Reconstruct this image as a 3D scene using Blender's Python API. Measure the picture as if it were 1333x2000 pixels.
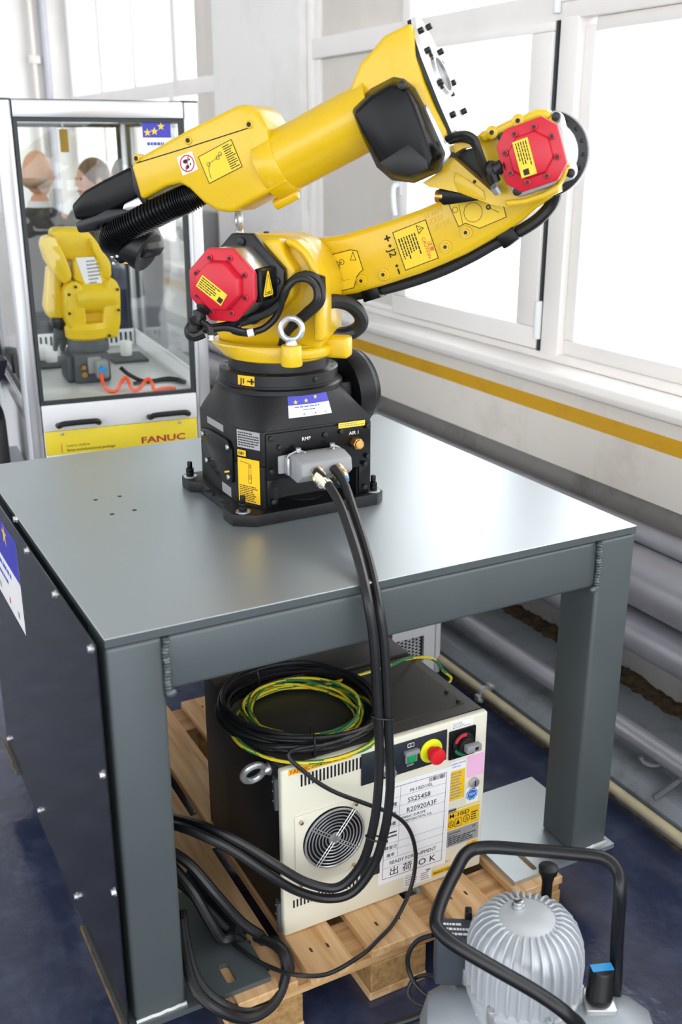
import bpy, bmesh, math, random
from mathutils import Vector, Matrix, Euler
random.seed(7)
S = bpy.context.scene
for o in list(bpy.data.objects): bpy.data.objects.remove(o)
COL = S.collection
PI = math.pi

# ------------------------------------------------------------------ camera
cd = bpy.data.cameras.new('camera'); cam = bpy.data.objects.new('camera', cd); COL.objects.link(cam)
cd.sensor_fit = 'VERTICAL'; cd.sensor_height = 36; cd.sensor_width = 24; cd.lens = 2027.73 * 36 / 2000
CAM = Vector((-0.3936, -1.5939, 1.7783))
pit, yaw = 0.3388, 0.49
fwd = Vector((math.sin(yaw) * math.cos(pit), math.cos(yaw) * math.cos(pit), -math.sin(pit)))
cam.location = CAM; cam.rotation_euler = fwd.to_track_quat('-Z', 'Y').to_euler()
cd.clip_start = .05; cd.clip_end = 200
cd.dof.use_dof = True; cd.dof.focus_distance = 2.38; cd.dof.aperture_fstop = 3.8
S.camera = cam

# ------------------------------------------------------------------ sky and exposure
W = bpy.data.worlds.new('sky'); S.world = W; W.use_nodes = True
bg = W.node_tree.nodes['Background']; bg.inputs[0].default_value = (.965, .98, 1, 1); bg.inputs[1].default_value = 3.6
S.view_settings.view_transform = 'Standard'; S.view_settings.look = 'None'
S.view_settings.exposure = 0.0; S.view_settings.gamma = 1; S.view_settings.use_curve_mapping = False

def area_lamp(name, loc, rot, sx, sy, power, col=(1, 1, 1)):
    l = bpy.data.lights.new(name, 'AREA'); l.shape = 'RECTANGLE'; l.size = sx; l.size_y = sy
    l.energy = power; l.color = col
    o = bpy.data.objects.new(name, l); COL.objects.link(o); o.location = loc; o.rotation_euler = rot
    return o

# ------------------------------------------------------------------ materials
def lin(c):
    if isinstance(c, str):
        c = c.lstrip('#'); c = [int(c[i:i + 2], 16) / 255 for i in (0, 2, 4)]
    return tuple((x / 12.92 if x <= .04045 else ((x + .055) / 1.055) ** 2.4) for x in c)
MATS = {}
def mat(name, col, rough=.5, metal=0., var=.06, vs=6., bump=0., bs=300., coat=0., spec=.5, rvar=0., stretch=None):
    m = bpy.data.materials.new(name); m.use_nodes = True; MATS[name] = m
    nt = m.node_tree; N = nt.nodes; L = nt.links; b = N['Principled BSDF']
    c = lin(col)
    b.inputs['Roughness'].default_value = rough; b.inputs['Metallic'].default_value = metal
    b.inputs['Coat Weight'].default_value = coat; b.inputs['Coat Roughness'].default_value = .08
    b.inputs['Specular IOR Level'].default_value = spec
    tc = N.new('ShaderNodeTexCoord'); mp = N.new('ShaderNodeMapping'); L.new(tc.outputs['Object'], mp.inputs[0])
    if stretch: mp.inputs['Scale'].default_value = stretch
    nz = N.new('ShaderNodeTexNoise'); nz.inputs['Scale'].default_value = vs; nz.inputs['Detail'].default_value = 5
    L.new(mp.outputs[0], nz.inputs['Vector'])
    mr = N.new('ShaderNodeMapRange'); mr.inputs[1].default_value = .3; mr.inputs[2].default_value = .7
    mr.inputs[3].default_value = 1 - var; mr.inputs[4].default_value = 1 + var
    L.new(nz.outputs[0], mr.inputs[0])
    mx = N.new('ShaderNodeVectorMath'); mx.operation = 'SCALE'; mx.inputs[0].default_value = c
    L.new(mr.outputs[0], mx.inputs['Scale']); L.new(mx.outputs[0], b.inputs['Base Color'])
    if rvar:
        r2 = N.new('ShaderNodeMapRange'); r2.inputs[1].default_value = .3; r2.inputs[2].default_value = .7
        r2.inputs[3].default_value = max(0, rough - rvar); r2.inputs[4].default_value = rough + rvar
        L.new(nz.outputs[0], r2.inputs[0]); L.new(r2.outputs[0], b.inputs['Roughness'])
    if bump:
        n2 = N.new('ShaderNodeTexNoise'); n2.inputs['Scale'].default_value = bs; n2.inputs['Detail'].default_value = 3
        L.new(mp.outputs[0], n2.inputs['Vector'])
        bp = N.new('ShaderNodeBump'); bp.inputs['Strength'].default_value = bump; bp.inputs['Distance'].default_value = .002
        L.new(n2.outputs[0], bp.inputs['Height']); L.new(bp.outputs[0], b.inputs['Normal'])
    return m
def two_tone(name, c1, c2, scale, lo, hi, rough=.6, detail=8, stretch=None, bump=.0, coat=0., bscale=None, bd=.004):
    """base colour c1 with stains of c2 that have a shape of their own"""
    m = mat(name, c1, rough, var=0, coat=coat); nt = m.node_tree; N = nt.nodes; L = nt.links; b = N['Principled BSDF']
    tc = N.new('ShaderNodeTexCoord'); mp = N.new('ShaderNodeMapping'); L.new(tc.outputs['Object'], mp.inputs[0])
    if stretch: mp.inputs['Scale'].default_value = stretch
    nz = N.new('ShaderNodeTexNoise'); nz.inputs['Scale'].default_value = scale; nz.inputs['Detail'].default_value = detail
    nz.inputs['Roughness'].default_value = .65; L.new(mp.outputs[0], nz.inputs['Vector'])
    cr = N.new('ShaderNodeValToRGB'); cr.color_ramp.elements[0].position = lo; cr.color_ramp.elements[1].position = hi
    cr.color_ramp.elements[0].color = (*lin(c1), 1); cr.color_ramp.elements[1].color = (*lin(c2), 1)
    L.new(nz.outputs[0], cr.inputs[0]); L.new(cr.outputs[0], b.inputs['Base Color'])
    if bump:
        h = nz.outputs[0]
        if bscale:
            n2 = N.new('ShaderNodeTexNoise'); n2.inputs['Scale'].default_value = bscale; n2.inputs['Detail'].default_value = 4
            L.new(mp.outputs[0], n2.inputs['Vector']); h = n2.outputs[0]
        bp = N.new('ShaderNodeBump'); bp.inputs['Strength'].default_value = bump; bp.inputs['Distance'].default_value = bd
        L.new(h, bp.inputs['Height']); L.new(bp.outputs[0], b.inputs['Normal'])
    return m
def wood(name, c1, c2, axis):
    m = mat(name, c1, .7, var=0); nt = m.node_tree; N = nt.nodes; L = nt.links; b = N['Principled BSDF']
    tc = N.new('ShaderNodeTexCoord'); mp = N.new('ShaderNodeMapping'); L.new(tc.outputs['Object'], mp.inputs[0])
    oi = N.new('ShaderNodeObjectInfo'); ad = N.new('ShaderNodeVectorMath'); ad.operation = 'ADD'
    L.new(mp.outputs[0], ad.inputs[0]); L.new(oi.outputs['Random'], ad.inputs[1])
    sc = [26, 26, 26]; sc[axis] = 1.6; mp.inputs['Scale'].default_value = sc
    nz = N.new('ShaderNodeTexNoise'); nz.inputs['Scale'].default_value = 1.4; nz.inputs['Detail'].default_value = 6
    nz.inputs['Distortion'].default_value = .7; L.new(ad.outputs[0], nz.inputs['Vector'])
    cr = N.new('ShaderNodeValToRGB'); cr.color_ramp.elements[0].position = .33; cr.color_ramp.elements[1].position = .66
    cr.color_ramp.elements[0].color = (*lin(c2), 1); cr.color_ramp.elements[1].color = (*lin(c1), 1)
    L.new(nz.outputs[0], cr.inputs[0]); L.new(cr.outputs[0], b.inputs['Base Color'])
    bp = N.new('ShaderNodeBump'); bp.inputs['Strength'].default_value = .3; bp.inputs['Distance'].default_value = .002
    L.new(nz.outputs[0], bp.inputs['Height']); L.new(bp.outputs[0], b.inputs['Normal'])
    return m
def glass(name, tint=(1, 1, 1), refl=.9, ior=1.4):
    m = bpy.data.materials.new(name); m.use_nodes = True; nt = m.node_tree; N = nt.nodes; L = nt.links
    N.remove(N['Principled BSDF']); out = N['Material Output']
    t = N.new('ShaderNodeBsdfTransparent'); t.inputs[0].default_value = (*tint, 1)
    g = N.new('ShaderNodeBsdfGlossy'); g.inputs['Roughness'].default_value = .02; g.inputs[0].default_value = (refl, refl, refl, 1)
    lw = N.new('ShaderNodeLayerWeight'); pw_ = N.new('ShaderNodeMath'); pw_.operation = 'POWER'; pw_.inputs[1].default_value = 5
    L.new(lw.outputs['Facing'], pw_.inputs[0]); f = N.new('ShaderNodeMath'); f.operation = 'MULTIPLY_ADD'
    f0 = ((ior - 1) / (ior + 1)) ** 2; f.inputs[1].default_value = 1 - f0; f.inputs[2].default_value = f0; L.new(pw_.outputs[0], f.inputs[0]); lw.inputs[0].default_value = .5
    x = N.new('ShaderNodeMixShader'); L.new(f.outputs[0], x.inputs[0]); L.new(t.outputs[0], x.inputs[1]); L.new(g.outputs[0], x.inputs[2])
    L.new(x.outputs[0], out.inputs[0]); return m

YEL = mat('yellow robot paint', '#DDB70B', .3, var=.03, bump=.12, bs=220, coat=.25)
YEL2 = mat('yellow cell robot paint', '#E6C31C', .35, var=.02)
BLK = mat('black cast paint', '#0f1013', .4, var=.12, bump=.3, bs=420, spec=.32)
BLKS = mat('black smooth cover', '#0c0d0f', .26, var=.1, spec=.22)
BLKM = mat('black satin metal', '#15161a', .33, var=.08, spec=.4)
RUB = mat('black rubber sheath', '#17181b', .42, var=.15, vs=30)
RUBD = mat('dark rubber', '#0d0e0f', .45, var=.1)
RED = mat('red motor cap', '#C8152E', .4, var=.04)
REDB = mat('red button', '#D8202A', .35, var=.03)
SIL = mat('bare machined aluminium', '#C9CACB', .28, .9, var=.06, stretch=(1, 1, 30))
DISC = mat('pale machined plate', '#E6E6E8', .38, .4, var=.03)
STEEL = mat('zinc plated steel', '#C6C8CA', .3, .7, var=.08, vs=40)
BRASS = mat('brass', '#C79A52', .3, .9, var=.1)
NICK = mat('nickel brass', '#CDBEA0', .25, .9, var=.1)
TAB = mat('grey satin steel paint', '#525a5c', .36, .2, var=.06, vs=3, bump=.08, bs=500, rvar=.05)
TTOP = mat('brightened table grey', '#bcc5c9', .37, .8, var=.03, vs=2.2)  # paler, more metallic table grey, window reflection put into its colour
PANEL = mat('dark blued sheet metal', '#262b34', .12, .55, var=.1, vs=3, rvar=.06)
WELD = mat('weld bead', '#596163', .36, .4, var=.12, vs=60, bump=.5, bs=120)
CREAM = mat('cream enamel', '#E3E1CF', .45, var=.02)
CTRL = mat('black textured enamel', '#0f1012', .5, var=.08, bump=.25, bs=600)
CTRLT = mat('dark grey enamel', '#3c3a38', .45, var=.05, bump=.15, bs=600)
DKBLUE = mat('dark operator panel', '#232a33', .4, var=.04)
LBLK = mat('black print', '#17171a', .6, var=0)
LGRY = mat('grey print', '#8c8c90', .6, var=0)
LWHT = mat('white print', '#f2f2f2', .6, var=0)
LRED = mat('red print', '#CF2A30', .6, var=0)
LBLU = mat('blue print', '#3b55b8', .6, var=0)
STK_W = mat('white paper sticker', '#EFEFF1', .55, var=.02)
STK_Y = mat('yellow sticker', '#F3D02B', .45, var=.02)
STK_YD = mat('deep yellow sticker', '#EFBF12', .45, var=.02)
STK_G = mat('grey foil label', '#A9A9AB', .4, .3, var=.04)
STK_B = mat('blue flag print', '#3d3fb5', .5, var=.03)
STK_P = mat('pink paper note', '#EBB6DC', .6, var=.02)
GREEN = mat('green cable sheath', '#2f7d4f', .4, var=.06)
GYEL = mat('yellow cable sheath', '#E8CF2C', .4, var=.05)
GRNL = mat('green button', '#149A5A', .35, var=.02)
LIME = mat('yellow green ring', '#E4EE1E', .4, var=.02)
ALU = mat('anodised aluminium', '#C4C6CB', .32, .75, var=.03, stretch=(1, 1, .1))
WHTP = mat('white powder coat', '#EBEDF0', .4, var=.02)
GASK = mat('dark gasket', '#2c3236', .5, var=.05)
TRAYM = mat('brushed steel tray', '#D6D8D8', .35, .3, var=.05, vs=4, stretch=(1, 12, 1))
GREYP = mat('grey plastic', '#8f9193', .45, var=.04)
DGREY = mat('dark grey casting', '#4b4f55', .5, var=.05)
CGREY = mat('compressor aluminium paint', '#C4C9CE', .38, .25, var=.05)
ORNG = mat('orange air hose', '#FF5A28', .4, var=.03)
BLUEP = mat('blue plastic', '#2f9be0', .4, var=.03)
WPLAS = mat('white plastic cup', '#F2F2F2', .45, var=.02)
SKIN = mat('skin', '#D9A283', .55, var=.05)
HAIR = mat('brown hair', '#5a3d2c', .6, var=.2, vs=60)
SUIT = mat('dark suit cloth', '#2a2d36', .8, var=.1, vs=40)
SHIRT = mat('white shirt cloth', '#E8E9EC', .8, var=.03)
NAVY = mat('navy cloth', '#22263f', .8, var=.1, vs=30)
TROUS = mat('charcoal trouser cloth', '#32343a', .8, var=.1, vs=40)
GLASS = glass('clear pane', (.975, .99, .985), .9, 1.42)
WGLASS = glass('window pane', (.99, .99, .99), .7, 1.35)
PLK = wood('pallet plank wood', '#DDB88A', '#B98C58', 1)
PLX = wood('pallet cross board wood', '#D2AC7C', '#A97C4B', 0)
BLKW = two_tone('pressed wood block', '#B4925F', '#8A6538', 60, .35, .7, .8, bump=.5)

# ------------------------------------------------------------------ mesh helpers
I4 = Matrix()
def frame(o, u, v, w):
    m = Matrix.Identity(4)
    for i, c in enumerate((u, v, w, o)):
        for k in range(3): m[k][i] = c[k]
    return m
FXZ = frame((0, 0, 0), (1, 0, 0), (0, 0, 1), (0, 1, 0))
FYZ = frame((0, 0, 0), (0, 1, 0), (0, 0, 1), (1, 0, 0))
class G:
    """collects shapes into one mesh; M maps working coordinates to the parent's frame"""
    def __init__(s, M=None): s.bm = bmesh.new(); s.M = M or Matrix()
    def add(s, b, M=None):
        T = s.M @ (M or I4)
        bmesh.ops.transform(b, matrix=T, verts=b.verts)
        bmesh.ops.recalc_face_normals(b, faces=b.faces)
        me = bpy.data.meshes.new('tmp'); b.to_mesh(me); b.free(); s.bm.from_mesh(me); bpy.data.meshes.remove(me)
        return s
    def bev(s, b, r, seg=2, ang=.5):
        if r <= 0: return
        es = [e for e in b.edges if len(e.link_faces) == 2 and e.calc_face_angle(0) > ang]
        if es: bmesh.ops.bevel(b, geom=es, offset=r, segments=seg, profile=.5, affect='EDGES', clamp_overlap=True)
    def box(s, lo, hi, bev=0, F=None, seg=2):
        b = bmesh.new(); lo, hi = [min(a, c) for a, c in zip(lo, hi)], [max(a, c) for a, c in zip(lo, hi)]
        vs = [b.verts.new((x, y, z)) for x in (lo[0], hi[0]) for y in (lo[1], hi[1]) for z in (lo[2], hi[2])]
        for f in ((0, 1, 3, 2), (4, 6, 7, 5), (0, 4, 5, 1), (2, 3, 7, 6), (0, 2, 6, 4), (1, 5, 7, 3)): b.faces.new([vs[i] for i in f])
        bmesh.ops.recalc_face_normals(b, faces=b.faces); s.bev(b, bev, seg); return s.add(b, F)
    def prism(s, pts, h0, h1, F=None, bev=0, top=None, seg=2, ang=.5):
        """outline pts (u,v) extruded from w=h0 to w=h1; top: other outline at h1"""
        b = bmesh.new(); a = [b.verts.new((p[0], p[1], h0)) for p in pts]; c = [b.verts.new((p[0], p[1], h1)) for p in (top or pts)]
        n = len(pts); b.faces.new(a[::-1]); b.faces.new(c)
        for i in range(n): b.faces.new((a[i], a[(i + 1) % n], c[(i + 1) % n], c[i]))
        bmesh.ops.recalc_face_normals(b, faces=b.faces); s.bev(b, bev, seg, ang); return s.add(b, F)
    def loft(s, rings, F=None, caps=True, closed=True):
        b = bmesh.new(); R = [[b.verts.new(p) for p in r] for r in rings]; n = len(R[0])
        for i in range(len(R) - 1):
            for k in range(n if closed else n - 1): b.faces.new((R[i][k], R[i][(k + 1) % n], R[i + 1][(k + 1) % n], R[i + 1][k]))
        if caps: b.faces.new(R[0][::-1]); b.faces.new(R[-1])
        return s.add(b, F)
    def cyl(s, p0, p1, r, r2=None, seg=20, bev=0, F=None):
        p0, p1 = Vector(p0), Vector(p1); ax = (p1 - p0); Q = ax.to_track_quat('Z', 'Y').to_matrix()
        u, v = Q.col[0], Q.col[1]; r2 = r if r2 is None else r2
        b = bmesh.new(); R = [[b.verts.new(p + (u * math.cos(t) + v * math.sin(t)) * rr) for t in [2 * PI * k / seg for k in range(seg)]] for p, rr in ((p0, r), (p1, r2))]
        b.faces.new(R[0][::-1]); b.faces.new(R[1])
        for k in range(seg): b.faces.new((R[0][k], R[0][(k + 1) % seg], R[1][(k + 1) % seg], R[1][k]))
        bmesh.ops.recalc_face_normals(b, faces=b.faces)
        s.bev(b, bev, 2, .9); return s.add(b, F)
    def lathe(s, prof, o, ax=(0, 0, 1), seg=32, F=None):
        """prof: (radius, height) from bottom to top, closed onto the axis at both ends"""
        o = Vector(o); ax = Vector(ax).normalized(); Q = ax.to_track_quat('Z', 'Y').to_matrix(); u, v = Q.col[0], Q.col[1]
        return s.loft([[o + ax * h + (u * math.cos(2 * PI * k / seg) + v * math.sin(2 * PI * k / seg)) * max(r, 1e-4) for k in range(seg)] for r, h in prof], F)
    def tube(s, pts, r, seg=8, closed=False, sm=6, F=None, rf=None, mats=None):
        P = smooth(pts, sm, closed); n = len(P); b = bmesh.new(); R = []; N = None
        for i, p in enumerate(P):
            t = (P[(i + 1) % n] - P[i - 1]) if closed else (P[min(i + 1, n - 1)] - P[max(i - 1, 0)])
            t.normalize()
            if N is None: N = t.orthogonal().normalized()
            N = (N - t * N.dot(t)); N.normalize(); B = t.cross(N); rr = r if rf is None else rf(i, n)
            R.append([b.verts.new(p + (N * math.cos(2 * PI * k / seg) + B * math.sin(2 * PI * k / seg)) * rr) for k in range(seg)])
        for i in range(n if closed else n - 1):
            for k in range(seg):
                f = b.faces.new((R[i][k], R[i][(k + 1) % seg], R[(i + 1) % n][(k + 1) % seg], R[(i + 1) % n][k]))
                if mats: f.material_index = mats(i, k)
        if not closed: b.faces.new(R[0][::-1]); b.faces.new(R[-1])
        return s.add(b, F)
    def ball(s, c, r, F=None, seg=16, rings=10):
        r = (r, r, r) if not hasattr(r, '__len__') else r
        b = bmesh.new(); bmesh.ops.create_uvsphere(b, u_segments=seg, v_segments=rings, radius=1)
        bmesh.ops.transform(b, matrix=Matrix.Translation(c) @ Matrix.Diagonal((*r, 1)), verts=b.verts); return s.add(b, F)
    def holes(s, outer, hol, h0, h1, F=None):
        """flat plate with real holes"""
        cu = bpy.data.curves.new('tmp', 'CURVE'); cu.dimensions = '2D'; cu.fill_mode = 'BOTH'; cu.extrude = abs(h1 - h0) / 2
        for pts in [outer] + list(hol):
            sp = cu.splines.new('POLY'); sp.points.add(len(pts) - 1); sp.use_cyclic_u = True
            for q, p in zip(sp.points, pts): q.co = (p[0], p[1], 0, 1)
        return s.curve(cu, Matrix.Translation((0, 0, (h0 + h1) / 2)), F)
    def curve(s, cu, T, F=None):
        o = bpy.data.objects.new('tmp', cu); me = bpy.data.meshes.new_from_object(o)
        b = bmesh.new(); b.from_mesh(me); bpy.data.objects.remove(o); bpy.data.curves.remove(cu); bpy.data.meshes.remove(me)
        bmesh.ops.remove_doubles(b, verts=b.verts, dist=1e-6)
        bmesh.ops.transform(b, matrix=T, verts=b.verts); return s.add(b, F)
    def text(s, t, size, u, v, F=None, w=.0003, ax='LEFT', sx=1., ex=.00015, bold=0, rot=0):
        cu = bpy.data.curves.new('tmp', 'FONT'); cu.body = t; cu.size = size; cu.align_x = ax; cu.resolution_u = 2; cu.extrude = ex; cu.offset = bold
        return s.curve(cu, Matrix.Translation((u, v, w)) @ Matrix.Rotation(rot, 4, 'Z') @ Matrix.Diagonal((sx, 1, 1, 1)), F)
    def warp(s, fn, cut=.006):
        for _ in range(4):
            es = [e for e in s.bm.edges if e.calc_length() > cut]
            if es: bmesh.ops.subdivide_edges(s.bm, edges=es, cuts=1, use_grid_fill=True)
        for v in s.bm.verts: v.co = fn(v.co)
        return s
    # flat print helpers, thin raised shapes in the u,v plane of F
    def rect(s, u0, v0, u1, v1, F=None, w=.0002, t=.0004): return s.box((u0, v0, w - t), (u1, v1, w), 0, F)
    def line(s, p, q, wd, F=None, w=.0003):
        p, q = Vector((p[0], p[1])), Vector((q[0], q[1])); d = (q - p).normalized() * wd / 2; n = Vector((-d.y, d.x))
        return s.prism([p - d + n, p - d - n, q + d - n, q + d + n], w - .0003, w, F)
    def poly(s, pts, wd, F=None, w=.0003, closed=True):
        for a, b in zip(pts, pts[1:] + (pts[:1] if closed else [])): s.line(a, b, wd, F, w)
        return s
    def ring(s, c, r, wd, F=None, w=.0003, seg=28):
        o = [(c[0] + math.cos(2 * PI * k / seg) * (r + wd / 2), c[1] + math.sin(2 * PI * k / seg) * (r + wd / 2)) for k in range(seg)]
        i = [(c[0] + math.cos(2 * PI * k / seg) * (r - wd / 2), c[1] + math.sin(2 * PI * k / seg) * (r - wd / 2)) for k in range(seg)]
        return s.holes(o, [i], w - .0003, w, F)
    def star(s, c, r, F=None, w=.0004):
        return s.prism([(c[0] + math.sin(PI * k / 5) * r * (1 if k % 2 == 0 else .4), c[1] + math.cos(PI * k / 5) * r * (1 if k % 2 == 0 else .4)) for k in range(10)], w - .0003, w, F)
    def greek(s, u0, u1, v0, v1, n, F=None, w=.0003, seed=1):
        """lines of print too small to read"""
        rr = random.Random(seed); h = (v1 - v0) / n
        for i in range(n):
            x = u0; y = v1 - (i + .5) * h; end = u0 + (u1 - u0) * (.6 + .4 * rr.random())
            while x < end:
                l = (u1 - u0) * (.05 + .13 * rr.random()); s.rect(x, y - h * .22, min(x + l, u1), y + h * .22, F, w); x += l + (u1 - u0) * .025
        return s
def smooth(pts, sub, closed=False):
    P = [Vector(p) for p in pts]; n = len(P)
    if sub <= 1: return P
    out = []
    for i in range(n if closed else n - 1):
        g = (lambda k: P[k % n]) if closed else (lambda k: P[min(max(k, 0), n - 1)])
        a, b, c, d = g(i - 1), g(i), g(i + 1), g(i + 2)
        for k in range(sub):
            t = k / sub
            out.append(.5 * ((2 * b) + (c - a) * t + (2 * a - 5 * b + 4 * c - d) * t * t + (3 * b - a - 3 * c + d) * t ** 3))
    if not closed: out.append(P[-1])
    return out
def mesh_obj(name, g, m, parent=None, sm=.6, kind=None, label=None):
    me = bpy.data.meshes.new(name); g.bm.to_mesh(me); g.bm.free()
    for x in (m if isinstance(m, (list, tuple)) else [m]): me.materials.append(x)
    me.polygons.foreach_set('use_smooth', [True] * len(me.polygons)); me.set_sharp_from_angle(angle=sm); me.update()
    o = bpy.data.objects.new(name, me); COL.objects.link(o); o.parent = parent
    if kind: o['kind'] = kind
    if label: o['label'] = label
    return o
part = mesh_obj
def tag(o, label, cat, group=None):
    o['label'] = label; o['category'] = cat
    if group: o['group'] = group
    return o
def thing(name, label, cat, loc=(0, 0, 0), rz=0, group=None):
    o = bpy.data.objects.new(name, None); COL.objects.link(o); o.location = loc; o.rotation_euler = (0, 0, rz)
    o.empty_display_size = .05
    return tag(o, label, cat, group)
def struct(name, g, m, parent=None, sm=.6): return mesh_obj(name, g, m, parent, sm, None if parent else 'structure')
def qframe(bl, br, tl, n, off=.0006):
    """metric frame on a label: origin bottom left, u along the bottom, v up, w out of the face"""
    bl, br, tl, n = Vector(bl), Vector(br), Vector(tl), Vector(n).normalized()
    u = (br - bl); W_ = u.length; u.normalize(); v = (tl - bl); v -= u * v.dot(u); H_ = v.length; v.normalize()
    return frame(bl + n * off, u, v, n), W_, H_
def ngon(n, r, ph=0, c=(0, 0)): return [(c[0] + r * math.cos(2 * PI * k / n + ph), c[1] + r * math.sin(2 * PI * k / n + ph)) for k in range(n)]
def rrect(u0, v0, u1, v1, r, n=4):
    o = []
    for cx, cy, a in ((u1 - r, v1 - r, 0), (u0 + r, v1 - r, 1), (u0 + r, v0 + r, 2), (u1 - r, v0 + r, 3)):
        o += [(cx + r * math.cos((a + k / n) * PI / 2), cy + r * math.sin((a + k / n) * PI / 2)) for k in range(n + 1)]
    return o
def octa(h, c): return [(h, c), (c, h), (-c, h), (-h, c), (-h, -c), (-c, -h), (c, -h), (h, -c)]
def rot2(pts, a, o=(0, 0)): return [(o[0] + x * math.cos(a) - y * math.sin(a), o[1] + x * math.sin(a) + y * math.cos(a)) for x, y in pts]
def screw(g, p, ax, r=.005, h=.006, F=None):
    p, ax = Vector(p), Vector(ax).normalized(); g.cyl(p, p + ax * h, r, seg=10, bev=r * .15, F=F); return g

# ------------------------------------------------------------------ the room
TZ = .987
FLOORM = two_tone('blue floor paint', '#2c344e', '#464f69', 9, .45, .8, .16, bump=.2, bscale=38, bd=.006, coat=.3)
WALLM = two_tone('white wall paint', '#EDE8E1', '#D6CDC2', 3.2, .52, .8, .8, bump=.2, bscale=40)
WALLG = two_tone('grey lower wall shade', '#A9A6A4', '#7d7973', 5, .5, .8, .8, bump=.2)
PILM = two_tone('white pillar plaster', '#F1F0EE', '#E4E1DD', 2, .5, .8, .85, bump=.25, bscale=30)
KERBM = two_tone('grey concrete kerb', '#858c93', '#65625e', 7, .5, .75, .7, bump=.3, bscale=60)
PLAST = two_tone('broken plaster and brick', '#5d4830', '#2b2520', 40, .4, .65, .95, bump=.8)
FRAMEM = mat('white window frame', '#F3F0EE', .4, var=.02)
PANM = mat('beige window panel', '#DAD5CF', .6, var=.03)
STRIPE = two_tone('yellow stripe paint', '#DDA90C', '#C99A18', 12, .5, .8, .5)
PIPEM = mat('silver pipe paint', '#a9a9b2', .33, .35, var=.07, vs=9)
HOOKM = mat('dull hook paint', '#626268', .5, .2)
BEIGE = mat('beige pipe paint', '#C9BE9C', .45, var=.08, vs=20)
RUST = two_tone('rusty edge', '#7a6543', '#4d3d2a', 30, .4, .7, .8)
KNOT = mat('dark nail dent', '#3d2a1a', .8)
TANKM = mat('tank paint', '#9aa1a8', .4, .2)
CEILM = mat('white ceiling', '#E8E8E6', .9)

g = G(); g.box((-9, -7, -.05), (2.15, 7.4, 0)); struct('floor', g, FLOORM)
# right wall: lower wall with ledge, pillar, window bay openings left free
g = G(); g.box((1.88, -5, .74), (2.15, 7.3, 1.075)); g.box((1.955, -5, 0), (2.15, 7.3, .74)); g.box((1.88, -5, 3.05), (2.15, 7.3, 4.8))
wr = struct('wall_right', g, WALLM)
g = G(); g.box((1.946, -5, .085), (1.957, 7.3, .739)); part('shaded_recess', g, WALLG, wr)  # grey sheet whose colour paints the shade below the wall ledge
g = G(); g.box((1.8775, -5, .908), (1.8805, 7.3, .958)); part('yellow_stripe', g, STRIPE, wr)
# pillar with a ragged plaster edge
rr = random.Random(3); edge = [(3.03 + rr.uniform(-.012, .012), z) for z in [.75 + .045 * k for k in range(52)]]
g = G(); g.prism([(4.1, .75)] + edge + [(4.1, 3.05)], 1.862, 2.1, FYZ); struct('wall_pillar', g, PILM)
# far wall and unseen left wall, openings enlarged to brighten the room; raised ceiling
g = G(); g.box((-9, 7.3, 0), (2.15, 7.5, 4.8)); struct('wall_back', g, PILM)
g = G(); g.box((-9.2, -7, 0), (-9, 7.5, .9)); g.box((-9.2, -7, 4.5), (-9, 7.5, 4.8))
for y in (-7, -3.4, .2, 3.8, 7.2): g.box((-9.2, y, .9), (-9, y + .3, 4.5))
struct('wall_left', g, WALLM)
g = G(); g.box((-9.2, -7, 4.8), (2.15, 7.5, 4.9)); struct('ceiling', g, CEILM)
# kerb, broken plaster where it meets the wall
g = G(); g.prism([(1.505, 0), (1.955, 0), (1.955, .087), (1.54, .087), (1.512, .06)], -5, 7.3, FXZ); kerb = struct('trim_1', g, KERBM)
def rubble(name, label, n, seed, x, z, sx, sz, y0=-.9, y1=6.8):
    """one continuous ragged ridge"""
    g = G(); rr = random.Random(seed); rings = []; y = y0; w = h = 1.
    while y < y1:
        w = min(1.7, max(.25, w + rr.uniform(-.35, .35))); h = min(1.6, max(.2, h + rr.uniform(-.4, .4)))
        rings.append([(x + sx * w * c * (rr.uniform(.75, 1.25) if c < .9 else 1), y + rr.uniform(-.008, .008), z + sz * h * t * rr.uniform(.7, 1.2)) for c, t in ((1, -.4), (1, 1.6), (.3, 1.5), (-.2, .9), (-.75, .7), (-1.2, .1), (-1.5, -.4))])
        y += rr.uniform(.012, .03) if y < 3 else .06
    g.loft(rings)
    o = mesh_obj(name, g, PLAST, kind='stuff', sm=.3); tag(o, label, 'rubble')
rubble('plaster_rubble', 'crumbling brown plaster along the foot of the wall behind the pipes', 330, 5, 1.918, .088, .018, .011)
rubble('kerb_rubble', 'thin crumbled edge of dirt where the kerb meets the blue floor', 260, 15, 1.5, .001, .005, .006)

# window ledge: rounded board
g = G(); g.prism([(1.8, 1.03), (1.795, 1.05), (1.805, 1.072), (1.83, 1.082), (2.0, 1.082), (2.0, 1.02), (1.82, 1.02)], -5, 3.03, FXZ, .004); sl = struct('trim_2', g, FRAMEM)
g = G(); g.prism([(1.8, 1.03), (1.795, 1.05), (1.805, 1.072), (1.83, 1.082), (2.0, 1.082), (2.0, 1.02), (1.82, 1.02)], 4.1, 7.3, FXZ, .004); struct('trim_3', g, FRAMEM)
def bar(g, y0, y1, z0, z1, x0=1.9, x1=1.97, bev=.006): g.box((x0, y0, z0), (x1, y1, z1), bev)
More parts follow.
